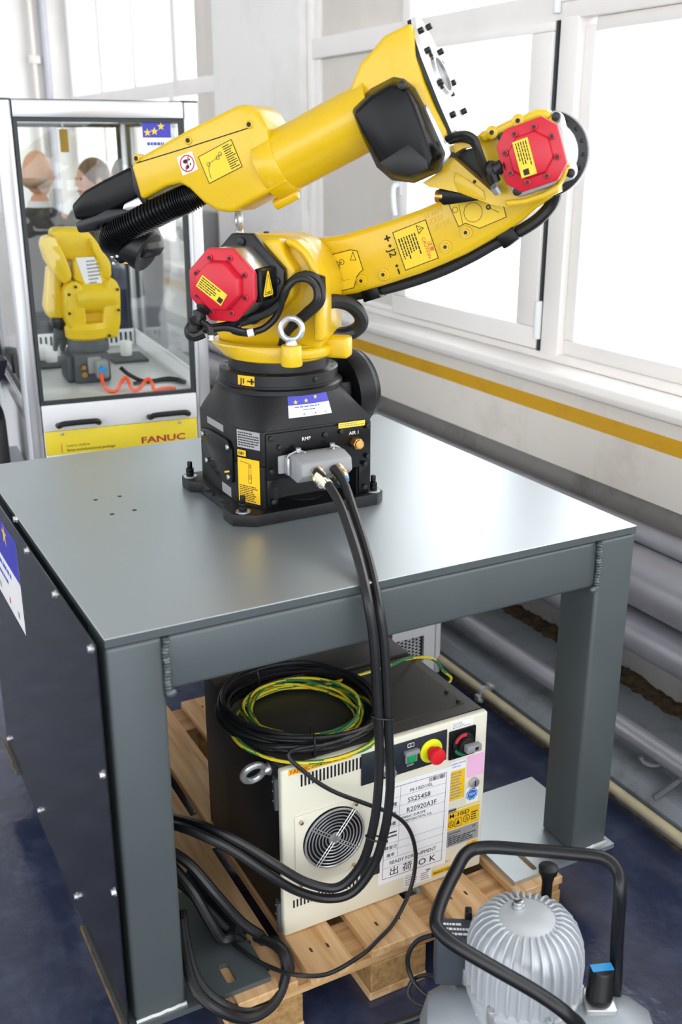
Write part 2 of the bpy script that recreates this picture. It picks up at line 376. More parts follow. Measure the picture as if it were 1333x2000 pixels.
# near window: large fixed pane, hinged sash, beige infill panels
def window(n):
    o = thing('window_%d' % n, '', ''); del o['label']; del o['category']; o['kind'] = 'structure'; return o
w1 = window(1)
def wpart(name, boxes, m, p, x0=1.9, x1=1.97, bev=.006):
    g = G()
    for i, b in enumerate(boxes): bar(g, *b, x0 - .0011 * i, x1 + .0011 * i, bev)
    return part(name, g, m, p)
wpart('frame', [(-3.2, 3.03, 1.082, 1.11), (-3.2, 3.03, 2.15, 2.235), (1.15, 1.24, 1.1, 2.16), (2.985, 3.03, 1.1, 3.05), (-3.2, -3.1, 1.1, 3.05), (-1.05, -.95, 1.1, 2.16), (-3.2, 3.03, 2.98, 3.05), (2.13, 2.19, 2.22, 3.0), (1.15, 1.24, 2.2, 3.0)], FRAMEM, w1, 1.9, 1.99)
wpart('glazing_bead', [(-.95, 1.15, 1.11, 1.16), (1.1, 1.15, 1.16, 2.13), (-.95, 1.1, 2.11, 2.15)], FRAMEM, w1, 1.925, 1.98, .004)
sash = wpart('sash', [(1.255, 2.225, 1.115, 1.19), (1.255, 2.225, 2.12, 2.15), (1.255, 1.365, 1.19, 2.12), (2.11, 2.225, 1.19, 2.12)], FRAMEM, w1, 1.885, 1.965)
wpart('gasket', [(1.243, 1.252, 1.11, 2.15)], GASK, sash, 1.893, 1.95, 0)
wpart('pane', [(-.95, 1.12, 1.14, 2.13)], WGLASS, w1, 1.955, 1.961, 0); wpart('pane', [(-3.1, -1.05, 1.1, 2.16)], WGLASS, w1, 1.955, 1.961, 0)
wpart('pane', [(1.36, 2.12, 1.18, 2.13)], WGLASS, sash, 1.935, 1.941, 0)
wpart('pane', [(1.24, 2.13, 2.235, 2.98)], WGLASS, w1, 1.955, 1.961, 0); wpart('pane', [(-3.1, 1.15, 2.235, 2.98)], WGLASS, w1, 1.955, 1.961, 0)
wpart('infill_panel', [(2.235, 2.985, 1.11, 2.15)], PANM, w1, 1.93, 1.96, .004); wpart('infill_panel', [(2.19, 2.985, 2.235, 2.98)], PANM, w1, 1.93, 1.96, .004)
wpart('panel_bead', [(2.94, 2.985, 1.11, 2.15), (2.235, 2.985, 1.11, 1.13), (2.94, 2.985, 2.235, 2.98)], FRAMEM, w1, 1.915, 1.95, .004)
for z in (1.15, 2.17):
    g = G(); g.cyl((1.888, 1.248, z), (1.888, 1.248, z + .13), .013, seg=12, bev=.003); part('hinge', g, WHTP, sash)
g = G(); g.tube([(1.885, 2.17, 1.63), (1.86, 2.17, 1.628), (1.85, 2.165, 1.6), (1.85, 2.16, 1.55), (1.858, 2.16, 1.515)], .011, 8); g.box((1.876, 2.15, 1.59), (1.888, 2.19, 1.67), .004); part('handle', g, WHTP, sash)
# far window bay behind the glass cell
w2 = window(2)
wpart('infill_panel', [(4.1, 4.3, 1.082, 3.05)], PANM, w2, 1.9, 1.985); wpart('infill_panel', [(4.31, 4.48, 1.082, 3.05)], PANM, w2, 1.905, 1.985)
wpart('frame', [(4.1, 7.3, 1.082, 1.2), (4.1, 7.3, 2.06, 2.15), (4.1, 7.3, 2.98, 3.05), (7.2, 7.3, 1.1, 3.05), (4.78, 4.86, 2.1, 3.05), (4.86, 4.95, 1.15, 2.1)], FRAMEM, w2, 1.9, 1.99)
wpart('mullion', [(5.6, 5.645, 2.14, 3.0)], FRAMEM, w2, 1.9, 1.97); wpart('mullion', [(6.38, 6.44, 1.15, 3.0)], FRAMEM, w2, 1.9, 1.97); wpart('mullion', [(5.7, 5.79, 1.15, 2.1)], FRAMEM, w2, 1.9, 1.97)
for a, b in ((4.48, 4.78), (4.86, 5.6), (5.645, 6.38), (6.44, 7.2)):
    wpart('pane', [(a, b, 2.15, 2.98)], WGLASS, w2, 1.945, 1.951, 0)
for a, b in ((4.48, 4.86), (4.95, 5.7), (5.79, 6.38), (6.44, 7.2)):
    wpart('pane', [(a, b, 1.2, 2.06)], WGLASS, w2, 1.945, 1.951, 0)

# heating pipes along the wall
def run(name, x, z, r, label, m, y0=-4.8, y1=7.25, grp=None):
    o = thing(name, label, 'pipe', (x, 0, z), 0, grp); g = G(); g.cyl((0, y0, 0), (0, y1, 0), r, seg=28); part('run', g, m, o); return o
pa = run('heating_pipe', 1.85, .645, .032, 'slim silver pipe running highest along the wall under the yellow stripe', PIPEM)
pb = run('heating_pipe', 1.805, .53, .092, 'thickest silver heating pipe, just below the slim top one', PIPEM)
pc = run('heating_pipe', 1.815, .345, .068, 'medium silver heating pipe between the thickest pipe and the crumbling plaster', PIPEM)
pd = run('heating_pipe', 1.605, .16, .031, 'slim silver pipe held on hooks just above the concrete kerb', PIPEM)
g = G()
for y in (-1.5, .9, 2.6, 5): g.box((-.105, y, -.1), (.135, y + .03, -.085), 0)
part('seam', g, PIPEM, pb)
g = G()
for y in (-1.5, .9, 2.6, 5):
    g.box((-.02, y, -.075), (.128, y + .03, -.06)); g.box((.1, y, -.08), (.128, y + .03, .1))
part('bracket', g, PIPEM, pc)
g = G()
for y in (-1.5, .9, 2.6, 5): g.box((0, y, -.034), (.09, y + .02, -.028))
part('bracket', g, PIPEM, pa)
for y in (.12, 2.2, 4.4, -2):
    g = G(); g.tube([(-.09, y + .03, -.078), (-.045, y + .02, -.05), (-.008, y + .012, -.026)], .009, 8); part('support_rod', g, HOOKM, pd)
    g = G(); g.tube([(.02, y + .09, -.02), (-.02, y + .1, -.033), (-.045, y + .12, -.03), (-.055, y + .13, -.012)], .008, 8); part('hook', g, HOOKM, pd)
pe = run('gas_pipe', 1.482, .052, .0145, 'thin beige pipe running low along the front of the kerb', BEIGE)
for y in (.9, 3.4, -1.8):
    g = G(); g.lathe([(.0185, -.007), (.0225, -.006), (.0225, .006), (.0185, .007)], (0, y, 0), (0, 1, 0), 20)
    for sg in (1, -1): g.box((sg * .016 - .003, y - .012, sg * .016 - .012), (sg * .016 + .016 * sg, y + .012, sg * .016 + .012), .003); screw(g, (sg * .024, y, sg * .02), (0, -1, 0), .0065, .02)
    part('clamp', g, STEEL, pe)
# conduit on the far wall
o = thing('conduit', 'thin grey conduit rising up the far back wall above the glass cell', 'pipe', (1.72, 7.255, 0)); g = G(); g.cyl((0, 0, 0), (0, 0, 4.5), .03, seg=12); part('run', g, PIPEM, o)
g = G(); g.cyl((-.1, 0, 0), (-.1, 0, 4.5), .022, seg=12); g.box((-.14, -.03, 2.38), (-.05, .02, 2.44), .01); part('side_run', g, PANM, o)
# industrial socket beside the pillar
o = thing('wall_socket', 'grey industrial wall socket with a red lid beside the white pillar', 'socket', (1.89, 4.34, 1.2))
g = G(); g.box((-.1, -.13, 0), (.012, .13, .22), .015); part('housing', g, GREYP, o)
g = G(); g.cyl((-.1, .02, .12), (-.16, .02, .1), .075, seg=20, bev=.006); part('lid', g, WHTP, o); g = G(); g.cyl((-.16, .02, .1), (-.175, .02, .094), .045, seg=16); part('opening', g, BLKS, o)
g = G(); g.box((-.12, -.12, -.13), (.012, .12, .0), .02); part('red_cover', g, REDB, o)

# ------------------------------------------------------------------ work table
TB = thing('work_table', 'large grey steel work table with thick top carrying the yellow robot', 'table', (0, 0, 0))
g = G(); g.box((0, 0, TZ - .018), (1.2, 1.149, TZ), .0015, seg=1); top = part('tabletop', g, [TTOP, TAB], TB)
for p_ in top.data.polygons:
    if p_.normal.z < .5: p_.material_index = 1  # plate edges keep the darker grey, only the top face is brightened
for x, y in [(0.1901,0.7378),(0.2483,0.7371),(0.1953,0.6198),(0.2492,0.6232)]:
    g = G(); g.cyl((x, y, TZ - .004), (x, y, TZ + .0003), .0055, seg=14); part('bolt_hole', g, LBLK, top)
for x0 in (0, 1.096):
    for y0, y1 in ((0, .12), (1.029, 1.149)):
        g = G(); g.box((x0, y0, .152), (x0 + .104, y1, TZ - .018), .009, seg=3); part('leg', g, TAB, TB)
zb = TZ - .128
for lo, hi in (((.104, .003, zb), (1.096, .06, TZ - .0195)), ((.104, 1.089, zb), (1.096, 1.146, TZ - .0195)), ((.003, .12, zb), (.06, 1.029, TZ - .0195)), ((1.14, .12, zb), (1.197, 1.029, TZ - .0195))):
    g = G(); g.box(lo, hi, .009, seg=3); part('beam', g, TAB, TB)
rr = random.Random(2)
for x in (.106, 1.094):
    g = G(); pts = [(x + rr.uniform(-.0015, .0015), -.0015, TZ - .02 - k * .0118) for k in range(10)]
    g.tube(pts, .006, 8, sm=6, rf=lambda i, n: .0062 + .0014 * math.sin(i * 1.9) + .0006 * math.sin(i * .7)); g.ball((x + (.006 if x < .5 else -.006), -.001, TZ - .131), (.011, .007, .008)); part('weld_seam', g, WELD, TB)
sl1 = lambda x, y, a: rot2([(px, py) for px, py in rrect(-.011, -.045, .011, .045, .0108, 5)], a, (x, y))
for (x0, x1, y0, y1, slots) in ((-.024, .284, -.014, .319, [[(0.2081,0.0377)][0]]), (.91, 1.214, -.016, .311, [[(0.9805,0.0306)][0]]), (-.024, .284, 1.0, 1.197, []), (.91, 1.214, 1.0, 1.162, [])):
    g = G(); g.holes([(x0, y0), (x1, y0), (x1, y1), (x0, y1)], [rrect(sx - (.0075 if x0 > .5 else .011), sy - (.033 if x0 > .5 else .028), sx + (.0075 if x0 > .5 else .011), sy + (.033 if x0 > .5 else .028), .007, 5) for sx, sy in slots], .14, .152)
    fp = part('foot_plate', g, TTOP if x0 > .5 else TAB, TB)  # right plates take the brightened grey to paint in the window's reflection
    if x0 < .5: g = G(); g.box((x0 - .003, y0, .1405), (x0, y1, .153)); part('rusty_edge', g, RUST, fp)
    lx = 0 if x0 < .5 else 1.096; ly = 0 if y0 < .5 else 1.029
    g = G(); rr = random.Random(int(x0 * 10) + 3)
    g.tube([(lx + .104 * t, ly - .002, .155 + rr.uniform(-.001, .001)) for t in [k / 12 for k in range(13)]], .0055, 6, sm=2); part('weld_seam', g, STEEL, fp)
g = G(); g.box((-.018, -.004, .15), (-.015, 1.15, TZ - .006)); pan = part('side_panel', g, PANEL, TB)
for y, z in [(0.6017,1.0176),(0.5095,0.9759),(0.2665,0.9713),(0.0143,0.9689),(0.009,0.7215),(0.0012,0.4727)] + [(.72, .2), (1.1, .2), (1.12, .55), (.36, .2)]:
    g = G(); g.cyl((-.018, y, z), (-.0205, y, z), .0085, seg=12); g.cyl((-.0205, y, z), (-.026, y, z), .0062, seg=6); part('bolt', g, STEEL, pan)
q = [(0.6359,0.9477),(0.6525,0.7199)]
yr = (q[0][0] + q[1][0]) / 2; F, w, h = qframe((-.018, yr + .42, q[1][1]), (-.018, yr, q[1][1]), (-.018, yr + .42, q[0][1]), (-1, 0, 0), .001)
def eu_sticker(parent, F, w, h, fs=.42, name='flag_sticker', warp=None):
    """white sticker with a blue band and three yellow stars"""
    def fin(nm, g, m, p):
        if warp: g.warp(warp)
        return part(nm, g, m, p)
    g = G(); g.rect(0, 0, w, h, F); st = fin(name, g, STK_W, parent)
    g = G(); g.rect(0, h * (1 - fs), w, h, F, .0005); fin('blue_band', g, STK_B, st)
    r = h * fs * .28
    for u, v in ((.17, .32), (.42, .4), (.66, .72)):
        g = G(); g.star((w * u, h * (1 - fs) + h * fs * v), r, F, .0009); fin('star', g, STK_Y, st)
    g = G(); g.greek(w * .14, w * .98, h * (1 - fs) * .72, h * (1 - fs) * .92, 1, F, .0005, 3); g.greek(w * .34, w * .75, h * (1 - fs) * .48, h * (1 - fs) * .66, 1, F, .0005, 4); fin('print', g, LBLU, st)
    g = G(); g.ring((w * .62, h * (1 - fs) * .2), h * .022, h * .03, F, .0006, 12); fin('round_mark', g, LRED, st)
    for q_ in (.33, .84):
        g = G(); g.rect(w * q_, h * (1 - fs) * .15, w * (q_ + .04), h * (1 - fs) * .27, F, .0006); fin('small_mark', g, LGRY, st)
    return st
eu_sticker(pan, F, w, h, .45)

# ------------------------------------------------------------------ wooden pallet
PL = thing('wooden_pallet', 'wooden pallet carrying the controller and standing under the table feet', 'pallet', (.2, -.04, 0))
gp = lambda: G(Matrix.Translation((-.2, .04, 0)))
for i, (a, b) in enumerate(((.2, .335), (.362, .468), (.512, .658), (.723, .832), (.9, 1.035))):
    g = gp(); g.box((a, -.04 - .006 * (i % 2), .118), (b, 1.17, .1395), .002, seg=1); part('plank', g, PLK, PL)
    for yy in (.02, .55, 1.1):
        g = gp()
        for dx in (.3, .7): s_ = rr.uniform(-.006, .006); g.prism([(a + (b - a) * dx + s_ - .002, yy + s_), (a + (b - a) * dx + s_ + .003, yy + s_ - .004), (a + (b - a) * dx + s_ + .004, yy + s_ + .008), (a + (b - a) * dx + s_ - .001, yy + s_ + .013)], .139, .1399)
        part('nail_mark', g, KNOT, PL)
for y in (-.035, .5, 1.035):
    g = gp(); g.box((.205, y, .097), (1.03, y + .13, .118), .002, seg=1); part('cross_board', g, PLX, PL)
    for x in (.205, .512, .893):
        g = gp(); g.box((x, y - .002, .022), (x + .142, y + .135, .097), .003, seg=1); part('block', g, BLKW, PL)
for x in (.203, .51, .89):
    g = gp(); g.box((x, -.037, 0), (x + .146, 1.17, .022), .002, seg=1); part('bottom_board', g, PLK, PL)

# ------------------------------------------------------------------ robot controller
CX0, CX1, CY, CZ0, CZ1 = .362, .884, .086, .1395, .563
CT = thing('robot_controller', 'black robot controller with cream door on the pallet under the table', 'controller', (CX0, CY, CZ0))
gc = lambda: G(Matrix.Translation((-CX0, -CY, -CZ0)))
g = gc(); g.box((CX0 + .006, CY + .02, CZ0), (CX1 - .004, .42, CZ1 - .006), .002); body = part('body', g, CTRL, CT)
g = gc(); g.box((CX0 + .006, CY + .022, CZ1 - .006), (CX1 - .004, .405, CZ1 - .001), .001); part('top_sheet', g, CTRLT, CT)
g = gc(); g.box((CX0 + .012, .415, CZ0), (CX1 - .012, .56, CZ1 + .004), .002); part('rear_box', g, CTRLT, CT)
tp = [(0.7241,0.1587),(0.881,0.1705),(0.8832,0.2165),(0.7245,0.2132)]
g = gc(); g.prism([(.63, .14), (.855, .14), (.855, .4), (.63, .4)], CZ1 - .001, CZ1 + .001); cp = part('cover_plate', g, CTRLT, CT)
for x, y in ((.64, .15), (.845, .15), (.845, .2), (.64, .2), (.845, .39), (.64, .39)):
    g = gc(); screw(g, (x, y, CZ1 + .001), (0, 0, 1), .005, .005); part('screw', g, BLKM, cp)
# door
g = gc(); g.box((CX0, CY, CZ0 + .001), (CX1, CY + .02, CZ1), .006, seg=3); door = part('door', g, CREAM, CT)
FD = Matrix.Translation((-CX0, -CY, -CZ0)) @ frame((0, CY, 0), (1, 0, 0), (0, 0, 1), (0, -1, 0))
def dp(name, m, parent=door, label=None): return lambda g: part(name, g, m, parent, label=label)
D = lambda: G(FD)
v = [(0.4089,0.5246),(0.5586,0.5185),(0.5589,0.4836),(0.4108,0.4876)]
for k in range(18):
    t = k / 17; u = v[0][0] + (v[1][0] - v[0][0]) * t
    g = D(); g.box((u - .0022, .513, -.001), (u + .0022, .542, .0004)); part('vent_slot', g, LBLK, door)
for k in range(19):
    t = k / 18; u = .386 + .157 * t
    g = D(); g.box((u - .002, .211, -.001), (u + .002, .231, .0004)); part('vent_slot', g, LBLK, door)
# name strip
g = D(); g.rect(.379, .548, .53, .561, None, .0005); st = part('name_strip', g, STK_YD, door)
g = D(); g.text('FANUC', .0125, .382, .5505, w=.0007, sx=1.12, bold=.0002); part('lettering', g, LRED, st)
g = D(); g.text('SYSTEM R-30iB Mate Plus', .0078, .432, .551, w=.0007, sx=.97, bold=.0001); part('lettering', g, LBLK, st)
# fan guard
fx, fz = [(0.4822,0.3651)][0]; R_ = .071
g = D(); g.box((.39, .262, 0), (.545, .462 - .018, .004), .0015); fp = part('fan_plate', g, CREAM, door)
g = D(); g.lathe([(R_ + .003, .0035), (R_ + .003, .0046)], (fx, fz, 0), (0, 0, 1), 40); part('fan_opening', g, LBLK, fp)
g = D()
for k in range(7):
    a = 2 * PI * k / 7; pts = [(fx + math.cos(a + s * 1.1) * (.02 + .047 * s), fz + math.sin(a + s * 1.1) * (.02 + .047 * s)) for s in (0, .33, .66, 1)]
    pts2 = [(fx + math.cos(a + .55 + s * 1.1) * (.02 + .047 * s), fz + math.sin(a + .55 + s * 1.1) * (.02 + .047 * s)) for s in (1, .66, .33, 0)]
    g.prism(pts + pts2, .0047, .006)
part('fan_blades', g, BLKM, fp)
for k in range(8):
    g = D(); r = .014 + k * (R_ - .014) / 7; g.tube([(fx + r * math.cos(t), fz + r * math.sin(t), .0105) for t in [2 * PI * j / 40 for j in range(40)]], .0016 if k < 7 else .0026, 6, True, 1); part('guard_ring', g, STEEL, fp)
g = D(); g.cyl((fx, fz, .009), (fx, fz, .013), .013, seg=20, bev=.001); part('guard_hub', g, STEEL, fp)
for a in (.9, .9 + PI / 2, .9 + PI, .9 + 3 * PI / 2):
    g = D()
    for off in (-.0035, .0035):
        c, s_ = math.cos(a), math.sin(a); g.tube([(fx - s_ * off + c * .008, fz + c * off + s_ * .008, .013), (fx - s_ * off + c * (R_ + .004), fz + c * off + s_ * (R_ + .004), .0125)], .0013, 6, sm=1)
    part('guard_spoke', g, STEEL, fp)
for u, w_ in ((.4, .272), (.535, .434), (.403, .43), (.532, .275)):
    g = D(); g.cyl((u, w_, .004), (u, w_, .012), .0045, seg=12, bev=.001); part('screw', g, NICK, fp)
# operator panel
op = [(0.5763,0.5246),(0.7567,0.5296),(0.7651,0.4214),(0.58,0.4245)]
g = D(); g.prism([(.551, .47), (.771, .47), (.771, .548), (.551, .548)], 0, .003, None, .001); opp = part('operator_panel', g, DKBLUE, door)
ex, ez = .728, .507
g = D(); g.cyl((ex, ez, .003), (ex, ez, .006), .029, seg=28, bev=.0008); part('emergency_stop_ring', g, LIME, opp)
g = D(); g.lathe([(.012, .006), (.012, .015), (.019, .02), (.02, .032), (.018, .036), (.009, .038)], (ex, ez, 0), (0, 0, 1), 24); part('emergency_stop_button', g, REDB, opp)
g = D(); g.box((.66, .494, .003), (.69, .522, .008), .001); g.box((.657, .516, .003), (.693, .526, .014), .001); bx = part('start_button_frame', g, GREYP, opp)
g = D(); g.box((.664, .497, .008), (.686, .516, .011), .001); part('start_button', g, GRNL, bx)
g = D(); g.text('START', .006, .675, .484, w=.0034, ax='CENTER'); g.poly([(.667, .532), (.683, .532), (.683, .541), (.667, .541)], .0012, None, .0036); g.line((.675, .532), (.675, .541), .0012, None, .0036); part('lettering', g, LWHT, opp)
g = D(); g.text('100%', .0075, .608, .527, w=.0034); g.text('T2', .0075, .618, .518, w=.0034); g.poly([(.611, .537), (.618, .537), (.618, .541), (.611, .541)], .001, None, .0036); g.line((.618, .539), (.628, .539), .0015, None, .0036); part('lettering', g, LWHT, opp)
g = D(); g.cyl((.613, .495, .003), (.613, .495, .012), .016, seg=20, bev=.001); g.cyl((.613, .495, .012), (.613, .495, .03), .012, seg=18, bev=.001); g.box((.609, .49, .03), (.617, .517, .034), .001); ks = part('key_switch', g, STEEL, opp)
g = D(); g.box((.6115, .489, .0302), (.6145, .502, .0345)); part('key_slot', g, LBLK, ks)
# main switch
g = D(); g.box((.777, .466, 0), (.848, .539, .006), .002); ms = part('main_switch_plate', g, BLKS, door)
g = D(); g.lathe([(.029, .006), (.029, .010), (.026, .012)], (.8125, .5025, 0), (0, 0, 1), 28); part('switch_base', g, RUBD, ms)
def arcband(r0, r1, a0, a1): n = 14; return [(.8125 + r1 * math.cos(a0 + (a1 - a0) * k / n), .5025 + r1 * math.sin(a0 + (a1 - a0) * k / n)) for k in range(n + 1)] + [(.8125 + r0 * math.cos(a1 + (a0 - a1) * k / n), .5025 + r0 * math.sin(a1 + (a0 - a1) * k / n)) for k in range(n + 1)]
g = D(); g.prism(arcband(.021, .028, 1.35, 2.75), .0118, .0126); part('switch_off_arc', g, LRED, ms)
g = D(); g.prism(arcband(.021, .028, 3.5, 4.9), .0118, .0126); part('switch_on_arc', g, mat('dark green print', '#0d7a55', .5, var=0), ms)
g = D(); g.cyl((.8125, .5025, .012), (.8125, .5025, .024), .019, seg=24, bev=.002); kn = part('switch_knob', g, RUBD, ms)
g = D(); g.box((-.01, -.009, .0), (.03, .009, .017), .003, F=Matrix.Translation((.8125, .5025, .0225)) @ Matrix.Rotation(-.05, 4, 'Z')); part('switch_lever', g, GREYP, kn)
g = D(); g.box((.823, .4985, .039), (.832, .5065, .0402)); part('lever_slot', g, LBLK, kn)
for u, w_ in ((.784, .473), (.841, .473), (.784, .532), (.841, .532)):
    g = D(); screw(g, (u, w_, .006), (0, 0, 1), .0025, .001); part('screw', g, LBLK, ms)
# labels on the door
def lab(u0, v0, u1, v1, m, name='label', par=door, w=.0006): g = D(); g.rect(u0, v0, u1, v1, None, w); return part(name, g, m, par)
b_ = lab(.783, .5405, .842, .559, STK_W)
g = D(); g.text('S525458', .0075, .786, .551, w=.0008); g.greek(.786, .835, .542, .55, 2, None, .0008, 4); part('lettering', g, LGRY, b_)
lab(.832, .4, .878, .458, STK_P, 'pink_note')
a = lab(.783, .433, .826, .455, STK_W); g = D(); g.text('CURRENT RATING', .0052, .785, .447, w=.0008, sx=.95); g.text('5.000 Arms', .0052, .79, .4395, w=.0008, sx=.95); part('lettering', g, LBLU, a)
a = lab(.783, .352, .826, .43, STK_YD); g = D(); g.greek(.787, .822, .356, .427, 9, None, .0008, 8); part('print', g, LGRY, a)
a = lab(.783, .3235, .872, .3265, STK_Y)
a = lab(.832, .33, .866, .372, STK_W, 'certificate_label')
g = D(); g.prism(ngon(8, .0165, PI / 8, (.8485, .3525)), .0003, .0009); bl = part('blue_octagon', g, mat('certificate blue', '#1f6fc4', .5, var=0), a)
g = D(); g.ring((.8485, .3525), .0128, .001, None, .0011); g.text('TÜV', .0088, .8485, .3495, w=.0013, ax='CENTER'); part('lettering', g, LWHT, bl)
g = D(); g.cyl((.85, .386, 0), (.85, .386, .01), .0125, seg=20, bev=.0015); lk = part('door_lock', g, STEEL, door); g = D(); g.box((.8485, .379, .01), (.8515, .393, .0105)); part('key_slot', g, LBLK, lk)
lab(.783, .318, .806, .329, STK_G)
a = lab(.783, .272, .872, .319, STK_YD, 'model_label'); g = D(); g.text('M-10iD', .0155, .787, .304, w=.0009, bold=.0001, sx=1.2)
g.ring((.793, .287), .008, .0015, None, .0009); g.poly([(.8035, .277), (.8215, .277), (.8215, .298), (.8035, .298)], .001, None, .0009); g.prism([(.8125, .295), (.818, .282), (.807, .282)], .0006, .0009); g.ring((.836, .29), .009, .0015, None, .0009); g.greek(.849, .869, .28, .305, 4, None, .0009, 5); part('lettering', g, LBLK, a)
for c_ in ((.793, .287), (.836, .29)):
    g = D(); g.poly([(c_[0], c_[1] + .0045), (c_[0] + .0045, c_[1] - .003), (c_[0] - .0045, c_[1] - .003)], .0012, None, .0009); part('triangle_mark', g, LBLK, a)
a = lab(.783, .225, .872, .269, STK_G); g = D(); g.text('CONTROLLER', .0055, .785, .259, w=.0009); g.text('200-230 V', .0055, .785, .251, w=.0009, sx=1.1); g.greek(.787, .868, .229, .25, 4, None, .0009, 6); g.text('CE', .008, .853, .26, w=.0009); part('lettering', g, LBLK, a)
a = lab(.75, .173, .842, .205, mat('pale cream label', '#E9DCC0', .5, var=0)); g = D(); g.text('TYPE', .0058, .753, .197, w=.0009); g.text('SERIAL NO.', .0058, .753, .191, w=.0009); g.text('POWER SUPPLY', .0058, .753, .185, w=.0009); part('lettering', g, LGRY, a)
a = lab(.744, .158, .842, .1725, STK_YD); g = D(); g.text('FANUC CORPORATION', .0085, .748, .162, w=.0009, bold=.0002); part('lettering', g, LBLK, a)
a = lab(.668, .155, .742, .193, STK_W); g = D(); g.greek(.671, .71, .158, .19, 5, None, .0009, 7); g.greek(.713, .74, .158, .18, 4, None, .0009, 9); g.rect(.727, .181, .739, .192, None, .0009); part('print', g, LGRY, a)
a = lab(.84, .206, .872, .221, STK_YD); g = D(); g.ring((.86, .2135), .0045, .0015, None, .0009, 14); part('round_mark', g, LRED, a)
g = D(); g.box((.551, .225, 0), (.6, .275, .004), .001); part('usb_cover', g, DKBLUE, door)
# paper shipping sheet
FS = FD @ Matrix.Translation((.596, .19, .0012)) @ Matrix.Rotation(-.025, 4, 'Z'); SW, SH = .184, .262
g = G(FS); g.rect(0, 0, SW, SH, None, .0004); sh = part('shipping_sheet', g, STK_W, door)
g = G(FS); e = .012; g.poly([(e, e), (SW - e, e), (SW - e, SH - e), (e, SH - e)], .001, None, .0006)
for v_ in (.222, .197, .172, .147, .105, .085, .064, .04): g.line((e, v_), (SW - e, v_), .0004, None, .0006)
g.line((.05, .064), (.05, SH - e), .0005, None, .0006)
for k, ch in enumerate(('2', '機種', '製番', '機番', '検査日', '備考')):
    g.text(ch, .011, .031, (.229, .202, .177, .152, .09, .069)[k], w=.0007, ax='CENTER')
g.greek(.018, .045, .118, .138, 2, None, .0007, 2)
g.text('M-10iD/10L', .0125, .075, .226, w=.0007); g.text('S525458', .018, .07, .2, w=.0007, sx=.98); g.text('R20920A3F', .018, .068, .174, w=.0007, sx=.95)
g.text('FANUC EUROPE', .009, .055, .16, w=.0007); g.text('CORPORATION, S.A.', .009, .055, .15, w=.0007)
g.text('READY FOR SHIPMENT', .0135, SW / 2, .047, w=.0007, ax='CENTER', sx=.92); g.text('出 荷  O K', .024, SW / 2, .018, w=.0007, ax='CENTER', sx=1.15); part('lettering', g, LBLK, sh)
g = G(FS); rr = random.Random(4)
for k in range(22): g.rect(.125 + k * .002, .242 - .004, .125 + k * .002 + rr.uniform(.0005, .0015), .252 - .004, None, .0007)
part('barcode', g, LBLK, sh)
# hinges, lifting eye, side lock
for z in (.5, .185):
    g = gc(); g.box((CX0 - .004, CY + .014, z - .035), (CX0 + .007, CY + .036, z + .035), .002); g.cyl((CX0 - .004, CY + .018, z - .038), (CX0 - .004, CY + .018, z + .038), .005, seg=12); hg = part('hinge', g, DGREY, CT)
    for dz in (-.024, 0, .024):
        g = gc(); screw(g, (CX0 - .004, CY + .03, z + dz), (-1, 0, 0), .003, .003); part('screw', g, NICK, hg)
    g = gc()
def eyebolt(parent, P, up, side, r=.025, t=.0065, base=True, T=None, name='lifting_eye'):
    g = G(T); P, up, side = Vector(P), Vector(up).normalized(), Vector(side).normalized()
    c = P + up * (r + .012); g.tube([c + (up * math.cos(a) + side * math.sin(a)) * r for a in [2 * PI * k / 28 for k in range(28)]], t, 10, True, 1)
    g.cyl(P, P + up * .014, r * .62, r * .42, seg=18, bev=.001); return part(name, g, STEEL, parent)
ey = [(0.1908,0.4843)][0]
eyebolt(CT, (.368, .16, .527), (-1, 0, 0), (0, -.35, 1), .024, .0075, T=Matrix.Translation((-CX0, -CY, -CZ0)))
g = gc(); g.box((CX1 - .004, .13, .2), (CX1 + .02, .17, .27), .006); part('side_connector', g, BLKM, CT)

# ------------------------------------------------------------------ cables on and around the controller
def coil(name, c, r0, r1, turns, zlo, zhi, rad, seed, m, label, mats=None, seg=7, tail=None, head=None, ecc=1.):
    rr = random.Random(seed); pts = list(head or [])
    ph = [rr.uniform(0, 6.28) for _ in range(4)]; n = int(turns * 14)
    for k in range(n + 1):
        a = 2 * PI * k / 14 + ph[0]; f = k / n
        j = math.sin(k * .37 + ph[1]) * .5 + math.sin(k * .91 + ph[2]) * .5
        r = (r0 + r1) / 2 + (r1 - r0) / 2 * j
        z = zlo + (zhi - zlo) * (.5 + .5 * math.sin(k * .53 + ph[3])) * (.4 + .6 * f)
        dx, dy = rr.uniform(-.004, .004), rr.uniform(-.004, .004)
        pts.append((c[0] + math.cos(a) * r * ecc + dx, c[1] + math.sin(a) * r + dy, z))
    pts += list(tail or [])
    o = thing(name, label, 'cable', (c[0], c[1], zlo - rad)); g = G(Matrix.Translation((-c[0], -c[1], -(zlo - rad))))
    g.tube(pts, rad, seg, sm=4, mats=mats); part('sheath', g, m, o); return o
c1 = coil('cable_coil', (.5, .272), .148, .19, 11, .573, .612, .0055, 21, RUB, 'coiled black cable lying on top of the robot controller')
for a in (1.9, 4.4):
    g = G(); px, py = math.cos(a), math.sin(a); g.tube([(px * r, py * r, z) for r, z in ((.14, .012), (.145, .052), (.17, .058), (.196, .052), (.2, .012), (.17, -.003))], .0022, 6, True, 3); part('cable_tie', g, RUBD, c1)
stripe = lambda i, k: 0 if (k + i // 2) % 8 < 4 else 1
c2 = coil('earth_wire_coil', (.498, .262), .108, .142, 6, .571, .6, .0035, 5, [GYEL, GREEN], 'coiled yellow and green earth wire nested inside the black cable coil', stripe, 8)
